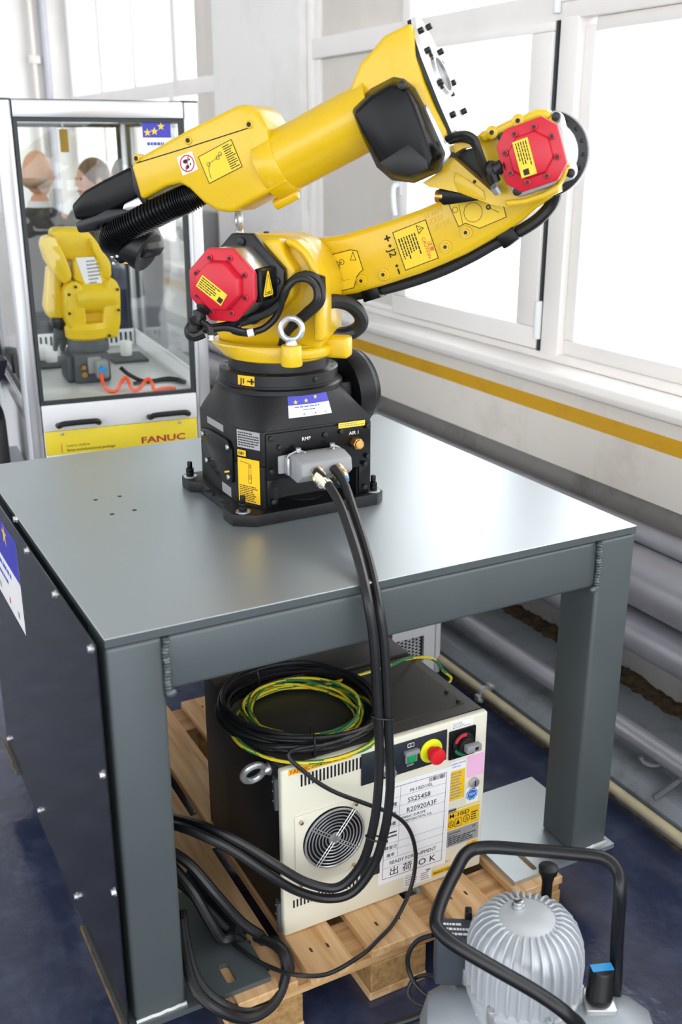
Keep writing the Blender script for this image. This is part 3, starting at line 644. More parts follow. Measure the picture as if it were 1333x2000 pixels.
c3 = coil('earth_wire_coil', (.492, .224), .158, .17, 3, .571, .577, .0036, 9, [GYEL, GREEN], 'green and yellow earth wire loops peeking out under the front of the black coil', stripe, 8)
g = G(); o = thing('earth_wire', 'single green and yellow earth wire arching over the back right of the controller', 'cable', (.72, .36, .57)); g.M = Matrix.Translation((-.72, -.36, -.57))
g.tube([(.6, .35, .575)] + [(0.7585,0.34,0.5859),(0.8259,0.36,0.5824),(0.9059,0.4,0.5503),(0.9572,0.42,0.5198),(0.9908,0.43,0.4769),(1.0149,0.43,0.4404)] + [(.93, .43, .4), (.94, .44, .25)], .0042, 8, sm=5, mats=stripe); part('sheath', g, [GYEL, GREEN], o)
def cable(name, label, pts, r, m=RUB, seg=10, sm=6, group=None):
    P0 = Vector(pts[0]); o = thing(name, label, 'cable', P0, 0, group); g = G(Matrix.Translation(-P0)); g.tube(pts, r, seg, sm=sm); part('sheath', g, m, o); return o, P0
ca, pa0 = cable('robot_cable', 'thick black robot cable with white sleeve, leaving the left gland of the grey connector', [(0.5643,0.318,1.1173),(0.5705,0.275,1.1008),(0.5655,0.21,1.0753),(0.5446,0.12,1.0352),(0.5187,0.035,1.0045),(0.4944,-0.035,0.9722),(0.5002,-0.05,0.8917),(0.5085,-0.05,0.7795),(0.516,-0.05,0.6629),(0.5152,-0.05,0.5562),(0.5062,-0.045,0.4579),(0.4877,-0.03,0.3659),(0.4439,-0.01,0.3125),(0.3823,0.01,0.3334),(0.3224,0.03,0.3853),(0.2684,0.06,0.4322),(0.2184,0.1,0.4607),(0.1762,0.2,0.4384),(0.1445,0.36,0.3605)], .0098)
cb, pb0 = cable('robot_cable', 'thick black robot cable leaving the right gland with the blue seal', [(0.6078,0.318,1.1191),(0.61,0.275,1.0983),(0.5917,0.2,1.0628),(0.5674,0.11,1.0234),(0.5412,0.03,0.9912),(0.5181,-0.035,0.9566),(0.5229,-0.05,0.8865),(0.5305,-0.052,0.7748),(0.5373,-0.052,0.6578),(0.5417,-0.052,0.5489),(0.5337,-0.048,0.4503),(0.5156,-0.035,0.359),(0.4764,-0.018,0.294),(0.4248,0,0.2838),(0.3608,0.015,0.3174),(0.2991,0.03,0.3749),(0.2402,0.06,0.4299),(0.1924,0.09,0.4615),(0.1518,0.16,0.4572),(0.1374,0.34,0.3513)], .0098)
q = [(0.5658,0.309,1.1115),(0.5714,0.272,1.0981)]
g = G(Matrix.Translation(-pa0)); g.cyl(q[0], q[1], .0112, seg=16); part('white_sleeve', g, CREAM, ca)
for py, ty in ((1400, -.05), (1640, -.045)):
    g = G(Matrix.Translation(-pa0)); q = {1400: [(0.5105,-0.05,0.7223),(0.535,-0.052,0.7166)], 1640: [(0.5022,-0.044,0.4387),(0.5286,-0.047,0.4263)]}[py]
    a_, b_ = Vector(q[0]), Vector(q[1]); d = (b_ - a_).normalized(); e2 = Vector((0, 1, 0))
    g.tube([a_ - d * .011, a_ - e2 * .011, b_ - e2 * .011, b_ + d * .011, b_ + e2 * .011, a_ + e2 * .011], .002, 6, True, 3); part('cable_tie', g, RUBD, ca)
cable('power_cable', 'thin black cable hanging from the coil down across the controller door', [(.53, .1, .575)] + [(0.3849,0.09,0.6024),(0.4144,0.07,0.551),(0.4663,0.055,0.5024),(0.5384,0.04,0.4563),(0.6154,0.05,0.3956),(0.6627,0.06,0.3326),(0.681,0.06,0.2571),(0.6632,0.05,0.1821)] + [(0.5994,0.0101,0.148),(0.5338,-0.0257,0.15)] + [(0.4715,-0.062,0.1646),(0.3891,-0.068,0.1571),(0.3216,-0.062,0.1795)] + [(0.2909,-0.0022,0.162),(0.2606,0.0625,0.16),(0.2332,0.1701,0.158)], .0047)
# looped bundle behind the left leg
for i, (lab_, pts, r) in enumerate((
    ('uppermost black cable loop drooping behind the left table leg', [(0.1497,0.2,0.3703),(0.1819,0.16,0.3469),(0.2191,0.12,0.2893),(0.2664,0.1,0.212),(0.305,0.09,0.1685),(0.3148,0.1,0.14),(0.2927,0.14,0.1289),(0.2576,0.2,0.1672),(0.2168,0.28,0.2087)], .0115),
    ('black cable loop below the uppermost one behind the left table leg', [(0.15,0.19,0.3378),(0.1755,0.14,0.2982),(0.2011,0.11,0.231),(0.2185,0.1,0.1886),(0.2381,0.1,0.1804),(0.254,0.13,0.1805),(0.2468,0.2,0.1994),(0.2182,0.28,0.2362)], .0125),
    ('short black cable loop hanging between the other loops', [(0.1622,0.2,0.2865),(0.2053,0.15,0.2393),(0.2497,0.12,0.1763),(0.2919,0.11,0.125),(0.3078,0.12,0.1018),(0.2918,0.17,0.0914),(0.2424,0.26,0.1281)], .0095))):
    cable('cable_loop', lab_, pts, r)
cable('floor_cable', 'thick black cable looping low in front of the pallet beside the left leg', [(0.1396,0.12,0.2484),(0.1238,0.05,0.2185),(0.12,-0.01,0.1923),(0.1467,-0.05,0.1629),(0.207,-0.06,0.117),(0.268,-0.05,0.1126),(0.3082,-0.03,0.144),(0.3216,0,0.1736),(0.3164,0.04,0.1773),(0.3006,0.1,0.157)], .0105)
cable('floor_cable', 'second thick cable of the low loop, lying nearer the pallet boards', [(0.1516,0.14,0.2548),(0.1358,0.07,0.2234),(0.1339,0.01,0.1885),(0.1651,-0.03,0.1524),(0.2221,-0.04,0.112),(0.2886,-0.03,0.1058),(0.3293,-0.01,0.138),(0.3414,0.03,0.157),(0.3341,0.08,0.1518)], .0095)

# ------------------------------------------------------------------ yellow robot
JO = Vector((.597, .57, .987))
dv = Vector((.66064, -.75073, 0)); nv = Vector((-.75073, -.66064, 0))
RB = thing('industrial_robot', 'large yellow six-axis robot arm with black base and red motors on the table', 'robot', JO)
TW = Matrix.Translation(-JO)                       # world coordinates to robot frame
A4 = frame((0, 0, 0), dv, nv, (0, 0, 1))           # (along arm, towards motors, up)
FA = frame((0, 0, 0), dv, (0, 0, 1), nv)           # outline (along, up) extruded along the motor axis
gb = lambda: G(); ga = lambda: G(A4); gf = lambda: G(FA)
# base plate with its lugs
hole = lambda c, r, n=18: ngon(n, r, 0, c)
pl_ = [(-.145, -.186), (.165, -.178), (.19, -.16), (.19, -.1), (.165, -.06), (.165, .1), (.19, .12), (.19, .185), (-.175, .185), (-.19, .17), (-.19, .12), (-.168, .1), (-.168, -.06), (-.19, -.1), (-.19, -.155)]
g = gb(); g.prism(pl_, 0, .028, None, .003); bp_ = part('base_plate', g, BLK, RB)
for x, y in ((-.162, -.15), (-.174, .152), (.166, -.156), (.166, .152)):
    g = gb(); g.cyl((x, y, .028), (x, y, .0305), .0165, seg=20); ws = part('washer', g, STEEL, RB)
    g = gb(); g.cyl((x, y, .0305), (x, y, .041), .0105, seg=6, bev=.001); g.cyl((x, y, .041), (x, y, .05), .0105, seg=6, bev=.001); g.cyl((x, y, .05), (x, y, .066), .0062, seg=12, bev=.001); part('anchor_bolt', g, BLKS, RB)
for x, y in ((-.172, .02), (-.172, -.07)):
    g = gb(); g.cyl((x, y, .02), (x, y, .0285), .013, seg=16); part('plate_hole', g, LBLK, bp_)
# base body
HT = .205
ol = [(-.113, -.157), (.157, -.157), (.157, .17), (-.113, .17), (-.15, .13), (-.15, -.085)]
g = gb(); g.prism([(-.113, -.157), (-.085, -.157), (-.085, -.10), (.12, -.10), (.12, -.157), (.157, -.157), (.157, .17), (-.113, .17), (-.15, .13), (-.15, -.085)], .028, .125, None, 0)
g.prism(ol, .125, HT, None, .003); part('base_body', g, BLK, RB)
g = gb(); g.box((-.085, -.101, .0282), (.12, -.099, .125)); g.cyl((.01, -.1, .028), (.01, -.1, .0295), .045, seg=20); part('base_cavity', g, LBLK, RB)
def polyray(pts, a):
    dx, dy = math.cos(a), math.sin(a); best = 9
    for (x1, y1), (x2, y2) in zip(pts, pts[1:] + pts[:1]):
        den = dx * (y2 - y1) - dy * (x2 - x1)
        if abs(den) < 1e-9: continue
        t = (x1 * (y2 - y1) - y1 * (x2 - x1)) / den; s_ = (x1 * dy - y1 * dx) / den
        if t > 0 and -1e-6 <= s_ <= 1 + 1e-6: best = min(best, t)
    return best
N_ = 64; rings = []
for f, z in ((0, HT), (.12, HT + .012), (.4, HT + .032), (.72, HT + .054), (1, HT + .07)):
    rings.append([((1 - f) * polyray(ol, 2 * PI * k / N_) * math.cos(2 * PI * k / N_) + f * .143 * math.cos(2 * PI * k / N_), (1 - f) * polyray(ol, 2 * PI * k / N_) * math.sin(2 * PI * k / N_) + f * .143 * math.sin(2 * PI * k / N_), z) for k in range(N_)])
g = gb(); g.loft(rings); bsh = part('base_shoulder', g, BLK, RB)
def shoulder_pt(v):
    a = -1.874 + (.676) * v.x / .1; z = .2275 + v.y * .0455 / .048
    fz = [(0, 0), (.012, .12), (.032, .4), (.054, .72), (.07, 1)]; h_ = min(.07, max(0, z - HT))
    for (h0, f0), (h1, f1) in zip(fz, fz[1:]):
        if h_ <= h1 + 1e-9: f = f0 + (f1 - f0) * (h_ - h0) / (h1 - h0); break
    r = (1 - f) * polyray(ol, a) + f * .143 + .0012 + v.z
    return Vector((r * math.cos(a), r * math.sin(a), z))
eu_sticker(bsh, I4, .1, .048, .42, warp=shoulder_pt)
g = gb(); g.lathe([(.147, .274), (.147, .284), (.139, .287), (.139, .291), (.137, .2915), (.137, .315), (.134, .317)], (0, 0, 0), seg=64); jr = part('joint_ring', g, BLKM, RB)
g = gb(); g.lathe([(.116, .317), (.116, .34)], (0, 0, 0), seg=56); part('joint_collar', g, BLKM, RB)
for k in range(16):
    a = 2 * PI * k / 16 + .1; g = gb(); g.cyl((.126 * math.cos(a), .126 * math.sin(a), .316), (.126 * math.cos(a), .126 * math.sin(a), .3175), .004, seg=10); part('ring_hole', g, LBLK, jr)
g = gb(); a = -1.75 + .38; screw(g, (.136 * math.cos(a), .136 * math.sin(a), .303), (math.cos(a), math.sin(a), 0), .006, .004); part('ring_screw', g, BLKM, jr)
# curved joint label on the ring
g = gb(); a0, a1 = -2.72, -2.4; r = .1376
g.loft([[(r * math.cos(a0 + (a1 - a0) * k / 8), r * math.sin(a0 + (a1 - a0) * k / 8), z) for k in range(9)] for z in (.2925, .3145)], caps=False, closed=False); jl = part('joint_label', g, STK_YD, jr)
am = (a0 + a1) / 2; F = frame((r * math.cos(am) * 1.0, r * math.sin(am) * 1.0, .2925), (-math.sin(am), math.cos(am), 0), (0, 0, 1), (math.cos(am), math.sin(am), 0))
g = G(F); g.text('J1', .017, -.014, .0045, w=.001, bold=.0004); g.line((.011, .0105), (.021, .0105), .0035, None, .0012); g.line((.016, .0055), (.016, .0155), .0035, None, .0012); g.prism([(.004, .0105), (.0065, .013), (.009, .0105), (.0065, .008)], .0009, .0012); part('lettering', g, LBLK, jl)
# J1 motor drum at the right of the base
jm = Vector((.165, .02, .235))
g = gb(); g.lathe([(.075, 0), (.092, .004), (.095, .012), (.095, .046), (.09, .05), (.086, .06), (.07, .066)], jm, (1, .12, .1), 44); dr = part('drive_housing', g, BLK, RB)
g = gb(); g.lathe([(.085, .0605), (.085, .067), (.03, .069)], jm, (1, .12, .1), 40); part('drive_cover', g, BLKM, dr)
g = gb(); g.box((.1, -.05, .13), (.17, .1, .27), .01); part('drive_bracket', g, BLK, dr)
# rear connector panel (faces the camera)
FB = frame((0, -.157, 0), (1, 0, 0), (0, 0, 1), (0, -1, 0)); K = lambda: G(FB)
g = K(); g.box((-.108, .095, 0), (.154, .2, .006), .0015); cpn = part('connector_panel', g, BLKS, RB)
for ux in ((-.108, -.082), (.124, .154)): g = K(); g.box((ux[0], .03, 0), (ux[1], .095, .006), .001); part('panel_leg', g, BLKS, cpn)
for u, v in ((-.098, .19), (.035, .183), (.076, .185), (.145, .19), (-.078, .168), (-.098, .116), (.088, .125), (.145, .118), (-.095, .045), (.138, .1), (.138, .045)):
    g = K(); g.cyl((u, v, .006), (u, v, .0125), .006, seg=12, bev=.001); sc = part('socket_screw', g, BLKM, cpn)
    g = K(); g.cyl((u, v, .0122), (u, v, .0128), .003, seg=6); part('socket', g, LBLK, sc)
g = K(); g.text('RMP', .0115, -.022, .176, w=.0066); part('lettering', g, LWHT, cpn)
g = K(); g.text('AIR 1', .0115, .097, .174, w=.0066); part('lettering', g, LWHT, cpn)
g = K(); g.rect(.07, .192, .138, .2045, None, .0068); yl = part('yellow_label', g, STK_Y, cpn); g = K(); g.greek(.073, .136, .194, .203, 2, None, .0072, 3); part('print', g, LGRY, yl)
g = K(); g.cyl((.112, .155, .006), (.112, .155, .026), .0135, seg=6, bev=.001); g.cyl((.112, .155, .026), (.112, .155, .032), .011, .0105, seg=18, bev=.001); ai = part('air_port', g, BRASS, cpn); g = K(); g.cyl((.112, .155, .0318), (.112, .155, .0325), .007, seg=14); part('port_bore', g, mat('amber plastic', '#D9A566', .4, var=0), ai)
# grey heavy connector
g = K(); g.box((-.083, .108, .006), (.075, .15, .014), .004); ch = part('connector_flange', g, GREYP, cpn)
g = K(); g.prism([(.014, .103), (.014, .155), (.05, .158), (.085, .148), (.09, .12), (.062, .098)], -.062, .062, frame((0, 0, 0), (0, 0, 1), (0, 1, 0), (1, 0, 0)), .004); hd = part('connector_hood', g, GREYP, ch)
g = K(); g.rect(-.03, .0, .0, .0001); 
for su in (-1, 1):
    g = K(); g.tube([(su * .066, .112, .014), (su * .068, .112, .03), (su * .068, .135, .032), (su * .066, .15, .026), (su * .05, .16, .03), (su * .04, .162, .034), (su * .035, .162, .05)], .0024, 6, sm=4); g.cyl((su * .042, .158, .03), (su * .042, .168, .03), .006, seg=10); part('locking_lever', g, STEEL, ch)
    g = K(); g.box((su * .0625, .108, .016), (su * .07, .148, .034), .003); part('lever_plate', g, STEEL, ch)
for (gx, m2) in ((-.026, STEEL), (.024, BLUEP)):
    g = K(); g.cyl((gx, .126, .084), (gx, .12, .094), .017, seg=20, bev=.001); g.cyl((gx, .12, .094), (gx, .113, .108), .0185, seg=6, bev=.002); g.cyl((gx, .113, .108), (gx, .109, .116), .016, .014, seg=18, bev=.001); gl = part('cable_gland', g, NICK, hd)
    g = K(); g.cyl((gx, .1095, .1145), (gx, .106, .1195), .0125, seg=16); part('gland_seal', g, m2, gl)
# chamfer face labels and left face cover
FCH = qframe((-.15, -.085, .03), (-.113, -.157, .03), (-.15, -.085, .2), (-.889, -.457, 0), .0005)[0]; K2 = lambda: G(FCH); cw = .081
g = K2(); g.rect(.008, .132, .073, .172, None, .0008); l1 = part('grey_label', g, STK_G, RB); g = K2(); g.greek(.011, .07, .135, .169, 6, None, .0011, 4); part('print', g, LBLK, l1)
g = K2(); g.rect(.008, .112, .032, .126, None, .0008); l1 = part('small_yellow_label', g, STK_YD, RB); g = K2(); g.text('GB1', .0095, .011, .1155, w=.0012, bold=.0002); part('lettering', g, LBLK, l1)
g = K2(); g.rect(.008, .006, .07, .108, None, .0008); l1 = part('maintenance_label', g, STK_YD, RB)
g = K2(); g.greek(.011, .067, .008, .046, 9, None, .0011, 11); g.poly([(.04, .095), (.046, .095), (.046, .052), (.038, .052)], .0008, None, .0011); g.ring((.043, .092), .003, .001, None, .0011, 12); g.ring((.043, .066), .004, .001, None, .0011, 12); g.line((.015, .1), (.04, .097), .001, None, .0011); part('print', g, LBLK, l1)
FLF = frame((-.15, 0, 0), (0, -1, 0), (0, 0, 1), (-1, 0, 0)); K3 = lambda: G(FLF)
g = K3(); g.prism([(-.105, .16), (-.05, .168), (.06, .168), (.078, .15), (.078, .075), (.03, .06), (-.06, .075), (-.105, .11)], 0, .008, None, .002); lc = part('side_cover', g, BLKS, RB)
for u, v in ((-.09, .15), (.065, .155), (.065, .085), (-.07, .09)):
    g = K3(); screw(g, (u, v, .008), (0, 0, 1), .006, .005); part('screw', g, STEEL, lc)
g = K3(); g.line((.04, .09), (.065, .098), .004, None, .0085); part('yellow_mark', g, STK_Y, lc)
g = K3(); g.rect(-.08, .178, .02, .194, None, .0008); part('grey_label', g, STK_G, RB)
g = K3(); g.rect(.0, .032, .055, .055, None, .0008); part('grey_label', g, STK_G, RB)

# turret: flange, web and motor mount
aL = math.atan2(.47, -.88)
def flr(a, base, bulge): return base + bulge * max(0, math.cos(a - aL)) ** 3
g = gb(); ringp = lambda base, bulge, z: [(flr(2 * PI * k / 72, base, bulge) * math.cos(2 * PI * k / 72), flr(2 * PI * k / 72, base, bulge) * math.sin(2 * PI * k / 72), z) for k in range(72)]
g.loft([ringp(.116, 0, .34), ringp(.12, .004, .343), ringp(.122, .014, .355), ringp(.122, .032, .372), ringp(.12, .034, .376), ringp(.106, .03, .378), ringp(.1, .025, .37), ringp(.09, .02, .362)])
part('turret_flange', g, YEL, RB)
g = gf(); g.prism([(-0.1379,0.4015),(-0.1073,0.4515),(-0.1112,0.5393),(-0.1243,0.5611),(-0.0968,0.5841),(-0.0711,0.6023),(-0.056,0.6093),(0.0379,0.6097),(0.0736,0.599),(0.0995,0.5785),(0.1182,0.5513),(0.1322,0.5217),(0.1343,0.4617),(0.1326,0.3859),(0.1142,0.3541),(-0.0678,0.3417),(-0.1062,0.352)], -.07, .06, None, .012, seg=3); tw = part('turret_web', g, YEL, RB)
g = gf(); g.prism([(-0.0929,0.5527),(-0.0479,0.5996),(0.0507,0.6067),(0.063,0.5734),(0.0873,0.5402),(0.0805,0.4861),(0.0289,0.4374),(-0.0459,0.413),(-0.0923,0.4487)], .055, .1, None, .008, seg=3); part('motor_mount', g, YEL, tw)
g = gf(); g.prism([(0.0606,0.6094),(0.0864,0.6018),(0.1119,0.5815),(0.1303,0.5547),(0.1441,0.5255),(0.1461,0.4664),(0.1445,0.3917),(0.123,0.3903),(0.1237,0.4652),(0.1218,0.5213),(0.1104,0.5508),(0.0942,0.5735),(0.0755,0.5877),(0.0591,0.5936)], .03, .09, None, .008, seg=3); part('turret_rim', g, YEL, tw)
q = [(0.4546,0.6737),(0.4586,0.4361),(0.5916,0.8292)]
q = [(p[0] - JO.x, p[1] - JO.y) for p in [(0.5526,0.4053),(0.6759,0.4642),(0.7239,0.513),(0.5565,0.3389)]]
bx_, by_ = q[0]
g = gb(); g.cyl((bx_, by_, .345), (bx_, by_, .392), .024, .022, seg=24, bev=.005); ls = part('lifting_boss', g, YEL, RB)
al = math.atan2(by_, bx_); a2 = math.atan2(q[1][1], q[1][0])
arc = [(.14 * math.cos(al - .12 + (a2 - al + .2) * k / 10), .14 * math.sin(al - .12 + (a2 - al + .2) * k / 10)) for k in range(11)] + [(.1 * math.cos(a2 + .08 + (al - a2 - .2) * k / 10), .1 * math.sin(a2 + .08 + (al - a2 - .2) * k / 10)) for k in range(11)]
g = gb(); g.prism(arc, .348, .374, None, .009, seg=3); sl_ = part('stopper_lug', g, YEL, RB)
g = gb(); g.box((.085, -.02, .342), (.175, .022, .392), .009, F=Matrix.Rotation(a2 + .1, 4, 'Z'), seg=3); part('stopper_block', g, YEL, sl_)
eyebolt(RB, (bx_, by_, .39), (0, 0, 1), (.88, -.47, 0), .023, .0068)
t_ = [(-0.0756,0.6054)][0]; e = eyebolt(RB, A4 @ Vector((t_[0], .03, t_[1])), (0, 0, 1), dv * .6 + nv * .8, .02, .006)
t_ = [(-0.0233,0.6047)][0]; g = ga(); g.cyl((t_[0], 0, t_[1] - .01), (t_[0], 0, t_[1] + .008), .0065, seg=12, bev=.001); part('plug', g, BLKM, tw)
# J2 motor
J2 = (-.025, .521)
def motor(parent, c, n0, nf, nb, nc, h, roll, flange, capm=RED, lab=True, fl_r=.09):
    P = lambda pts: rot2(pts, roll, c)
    if flange == 'diamond':
        g = gf(); g.prism(rot2(octa(.096, .024), roll, c), n0, nf, None, .004); fl = part('motor_flange', g, BLKM, parent)
        for a in range(4): 
            p = rot2([(.08, 0)], roll + a * PI / 2, c)[0]; g = gf(); g.cyl((p[0], p[1], nf), (p[0], p[1], nf + .008), .0085, seg=14, bev=.001); part('flange_bolt', g, BLKM, fl)
    else:
        g = gf(); g.prism(rot2(rrect(-h * 1.1, -h * 1.1, h * 1.1, h * 1.1, h * .3), roll, c), n0, nf, None, .002); fl = part('motor_flange', g, SIL, parent)
        for sx in (-1, 1):
            for sy in (-1, 1):
                p = rot2([(sx * h * .9, sy * h * .9)], roll, c)[0]; g = gf(); g.cyl((p[0], p[1], nf), (p[0], p[1], nf + .012), .0085, seg=14, bev=.001); part('flange_bolt', g, BLKM, fl)
    k = .4142
    r8 = roll + (PI / 4 if flange == 'diamond' else 0)
    g = gf(); g.prism(rot2(octa(h * .94, h * .94 * (.62 if flange != 'diamond' else .5)), r8, c), nf, nb, None, .003); part('motor_body', g, SIL, parent)
    g = gf(); g.prism(rot2(octa(h, h * (.6 if flange != 'diamond' else .45)), r8, c), nb, nb + .018, None, .003); cap = part('motor_cap', g, capm, parent)
    g = gf(); g.prism(rot2(octa(h * .68, h * .32), r8, c), nb + .017, nc, None, .003, top=rot2(octa(h * .63, h * .29), r8, c)); rc = part('encoder_cover', g, capm, cap)
    for a in range(8):
        p = rot2([(h * .83, 0)], r8 + PI / 8 + a * PI / 4, c)[0]; g = gf(); g.cyl((p[0], p[1], nb + .017), (p[0], p[1], nb + .022), .0065, seg=12, bev=.001); sc = part('cap_boss', g, capm, cap)
        g = gf(); g.cyl((p[0], p[1], nb + .0215), (p[0], p[1], nb + .0235), .0038, seg=10); part('cap_screw', g, RUBD, sc)
    return cap
cap = motor(RB, J2, .1, .122, .208, .25, .072, 0, 'diamond')
# black side cover with warning triangle
g = gf(); g.prism([(J2[0] + .066, J2[1] + .034), (J2[0] + .08, J2[1] + .03), (J2[0] + .08, J2[1] - .034), (J2[0] + .066, J2[1] - .036)], .128, .204, None, .003); sd = part('terminal_cover', g, BLKS, RB)
g = gf(); g.prism(rot2([(.03, .068), (-.03, .068), (-.03, .074), (.03, .074)], PI, J2), .128, .204, None, .002); part('lower_cover', g, BLKS, sd)
F = A4 @ frame((J2[0] + .0806, .198, J2[1] - .03), (0, -1, 0), (0, 0, 1), (1, 0, 0))
g = G(F); g.prism([(.006, .005), (.05, .005), (.052, .01), (.031, .056), (.026, .056), (.004, .01)], 0, .0006); tr = part('warning_triangle', g, STK_Y, sd)
g = G(F); g.poly([(.01, .0095), (.046, .0095), (.0285, .049)], .0014, None, .0009); g.line((.02, .013), (.037, .013), .002, None, .0009); part('print', g, LBLK, tr)
F = A4 @ frame((J2[0], .2502, J2[1]), (1, 0, 0), (0, 0, 1), (0, 1, 0)) @ Matrix.Rotation(-.6, 4, 'Z')
g = G(F); g.rect(-.037, -.026, .03, .002, None, .0006); tl = part('type_label', g, STK_Y, cap); g = G(F); g.greek(-.034, .016, -.024, 0, 5, None, .0009, 6); g.rect(.017, -.023, .028, -.012, None, .0009); part('print', g, LBLK, tl)
# cable plug under the cap
g = ga(); g.tube([(-0.0661,0.23,0.4702),(-0.0709,0.245,0.4551),(-0.0788,0.25,0.4363),(-0.0776,0.245,0.4174)], .017, 10, sm=4, rf=lambda i, n: .012 + .005 * (i % 3 == 0)); g.tube([(-0.0839,0.24,0.4409),(-0.0889,0.25,0.4282),(-0.0822,0.25,0.4179),(-0.0631,0.24,0.425)], .013, 10); g.tube([(-0.0603,0.25,0.4479),(-0.043,0.25,0.4362),(-0.0416,0.25,0.4151)], .007, 8); part('cable_plug', g, RUBD, RB)
g = ga(); g.cyl([(-0.0413,0.25,0.4215)][0], [(-0.0406,0.25,0.4109)][0], .007, seg=10); part('plug_tip', g, STEEL, RB)
for nm, pts, r in (('motor_cable', [(-0.0723,0.24,0.433),(-0.0572,0.2,0.4277),(-0.0162,0.16,0.4349),(0.0353,0.14,0.4545),(0.0648,0.13,0.4784),(0.082,0.13,0.5114),(0.105,0.12,0.5325),(0.1324,0.11,0.5325),(0.1457,0.1,0.5107),(0.1443,0.1,0.4785),(0.1134,0.1,0.4497),(0.0604,0.09,0.4065),(0.0315,0.06,0.3542)], .0095),
                   ('motor_cable', [(-0.0659,0.23,0.4265),(-0.0329,0.2,0.4291),(-0.0022,0.17,0.4176),(0.0223,0.14,0.4187),(0.0485,0.13,0.4396),(0.0646,0.13,0.4676),(0.0791,0.14,0.5018),(0.0996,0.135,0.5254),(0.1266,0.13,0.5292),(0.1432,0.12,0.5108),(0.143,0.12,0.4832),(0.1128,0.11,0.4566),(0.0722,0.1,0.4199),(0.0409,0.07,0.3566)], .0075),
                   ('motor_cable', [(-0.0114,0.17,0.4312),(-0.0251,0.18,0.42),(0,0.17,0.4134),(0.0195,0.16,0.4151)], .006),
                   ('sheathed_cable', [(0.1188,0.03,0.4613),(0.1338,0,0.4671),(0.1616,-0.03,0.4578),(0.1801,-0.05,0.4354),(0.1804,-0.06,0.4109),(0.1607,-0.06,0.3911),(0.1308,-0.04,0.3855),(0.1114,0,0.393)], .0165)):
    g = ga(); g.tube(pts, r, 10); part(nm, g, RUB, RB)
g = gf(); g.prism([(0.0907,0.5297),(0.105,0.5431),(0.1516,0.5322),(0.1537,0.495),(0.1373,0.491),(0.1282,0.5142)], .085, .1, None, .003); part('cable_bracket', g, BLKS, RB)
for a_, b_ in ([(0.1244,0.115,0.46),(0.1151,0.115,0.4714)], [(0.0856,0.15,0.4906),(0.0751,0.15,0.4943)], [(0.0098,0.17,0.4161),(0.0194,0.17,0.4178)]):
    pass
q = [(0.0049,0.17,0.4148),(0.0171,0.165,0.418)]; g = ga(); g.cyl(q[0], q[1], .0085, seg=10); part('cable_marker', g, STK_W, RB)

# J2 arm (lower arm link)
g = gf(); g.prism([(-0.0257,0.5412),(-0.0059,0.5705),(0.016,0.5894),(0.0825,0.5959),(0.1305,0.6039),(0.1933,0.6227),(0.25,0.6409),(0.3099,0.6626),(0.3494,0.6797),(0.4197,0.7135),(0.4878,0.767),(0.5329,0.8147),(0.5783,0.8359),(0.6178,0.8144),(0.6348,0.7774),(0.6278,0.7331),(0.6079,0.7079),(0.5952,0.6946),(0.5598,0.6701),(0.5293,0.6426),(0.4968,0.6195),(0.4593,0.5973),(0.4123,0.5701),(0.3629,0.5472),(0.3136,0.526),(0.2525,0.5045),(0.2056,0.4889),(0.1629,0.4755),(0.1031,0.4646),(0.0435,0.4535),(-0.0078,0.4663),(-0.0265,0.5064)], -.15, -.07, None, .014, seg=3, ang=.7); la = part('lower_arm', g, YEL, RB)
for u, v in [(0.1786,0.5058),(0.2306,0.5215),(0.3708,0.586),(0.4149,0.6172)]:
    g = gf(); g.cyl((u, v, -.075), (u, v, -.066), .0155, .013, seg=20); g.cyl((u, v, -.066), (u, v, -.062), .009, .008, seg=16); bo = part('boss', g, YEL, la)
    g = gf(); g.cyl((u, v, -.0625), (u, v, -.0615), .004, seg=12); part('boss_hole', g, LBLK, bo)
def arm_label(name, px, n, m, parent, grow=0):
    g = gf(); g.prism(px, n, n + .0006); return part(name, g, m, parent)
STK_YL = mat('pale yellow label', '#EFCB22', .4, var=.02)
o1 = [(0.0676,0.5504),(0.1505,0.5723),(0.1663,0.5706),(0.1812,0.5298),(0.1727,0.5227),(0.1667,0.5145),(0.1595,0.4892),(0.1035,0.474),(0.0923,0.4884)]
a = arm_label('diagram_label', o1, -.0697, STK_YL, la); g = gf(); g.poly(o1, .0016, None, -.0688)
t = [(0.1506,0.55),(0.1566,0.5681),(0.164,0.5504),(0.095,0.5343),(0.1136,0.5418),(0.1297,0.5447),(0.1198,0.533),(0.1012,0.5232),(0.1149,0.526),(0.1347,0.5041),(0.1495,0.5081)]; g.poly(t[:3], .0012, None, -.0688)
for i in (3, 4, 5, 6, 7): g.ring(t[i], .006, .0012, None, -.0688, 10)
g.poly(t[3:9], .0012, None, -.0688, False); g.poly(t[8:11], .0006, None, -.0688, False); part('print', g, LBLK, a)
c4 = [(0.2808,0.5326),(0.3547,0.5617),(0.2485,0.6117),(0.3234,0.6427)]
a = arm_label('caution_label', [c4[0], c4[1], c4[3], c4[2]], -.0697, STK_YL, la)
V3 = lambda p, n=-.0692: FA @ Vector((p[0], p[1], n))
F, w, h = qframe(V3(c4[0]), V3(c4[1]), V3(c4[2]), nv, .0002)
g = G(F); g.poly([(0, 0), (w, 0), (w, h), (0, h)], .0016); g.poly([(w * .7, h * .74), (w * .7, h * .95), (w * .87, h * .83)], .0014); g.line((w * .75, h * .83), (w * .8, h * .84), .0016)
g.M = F @ Matrix.Translation((w * .06, h * .8, 0)) @ Matrix.Rotation(-PI / 2, 4, 'Z'); g.greek(0, h * .62, 0, w * .56, 7, None, .0003, 5); part('print', g, LBLK, a)
g = G(F); g.text('CAUTION', .0155, w * .84, h * .02, rot=0, w=.0004) if False else None
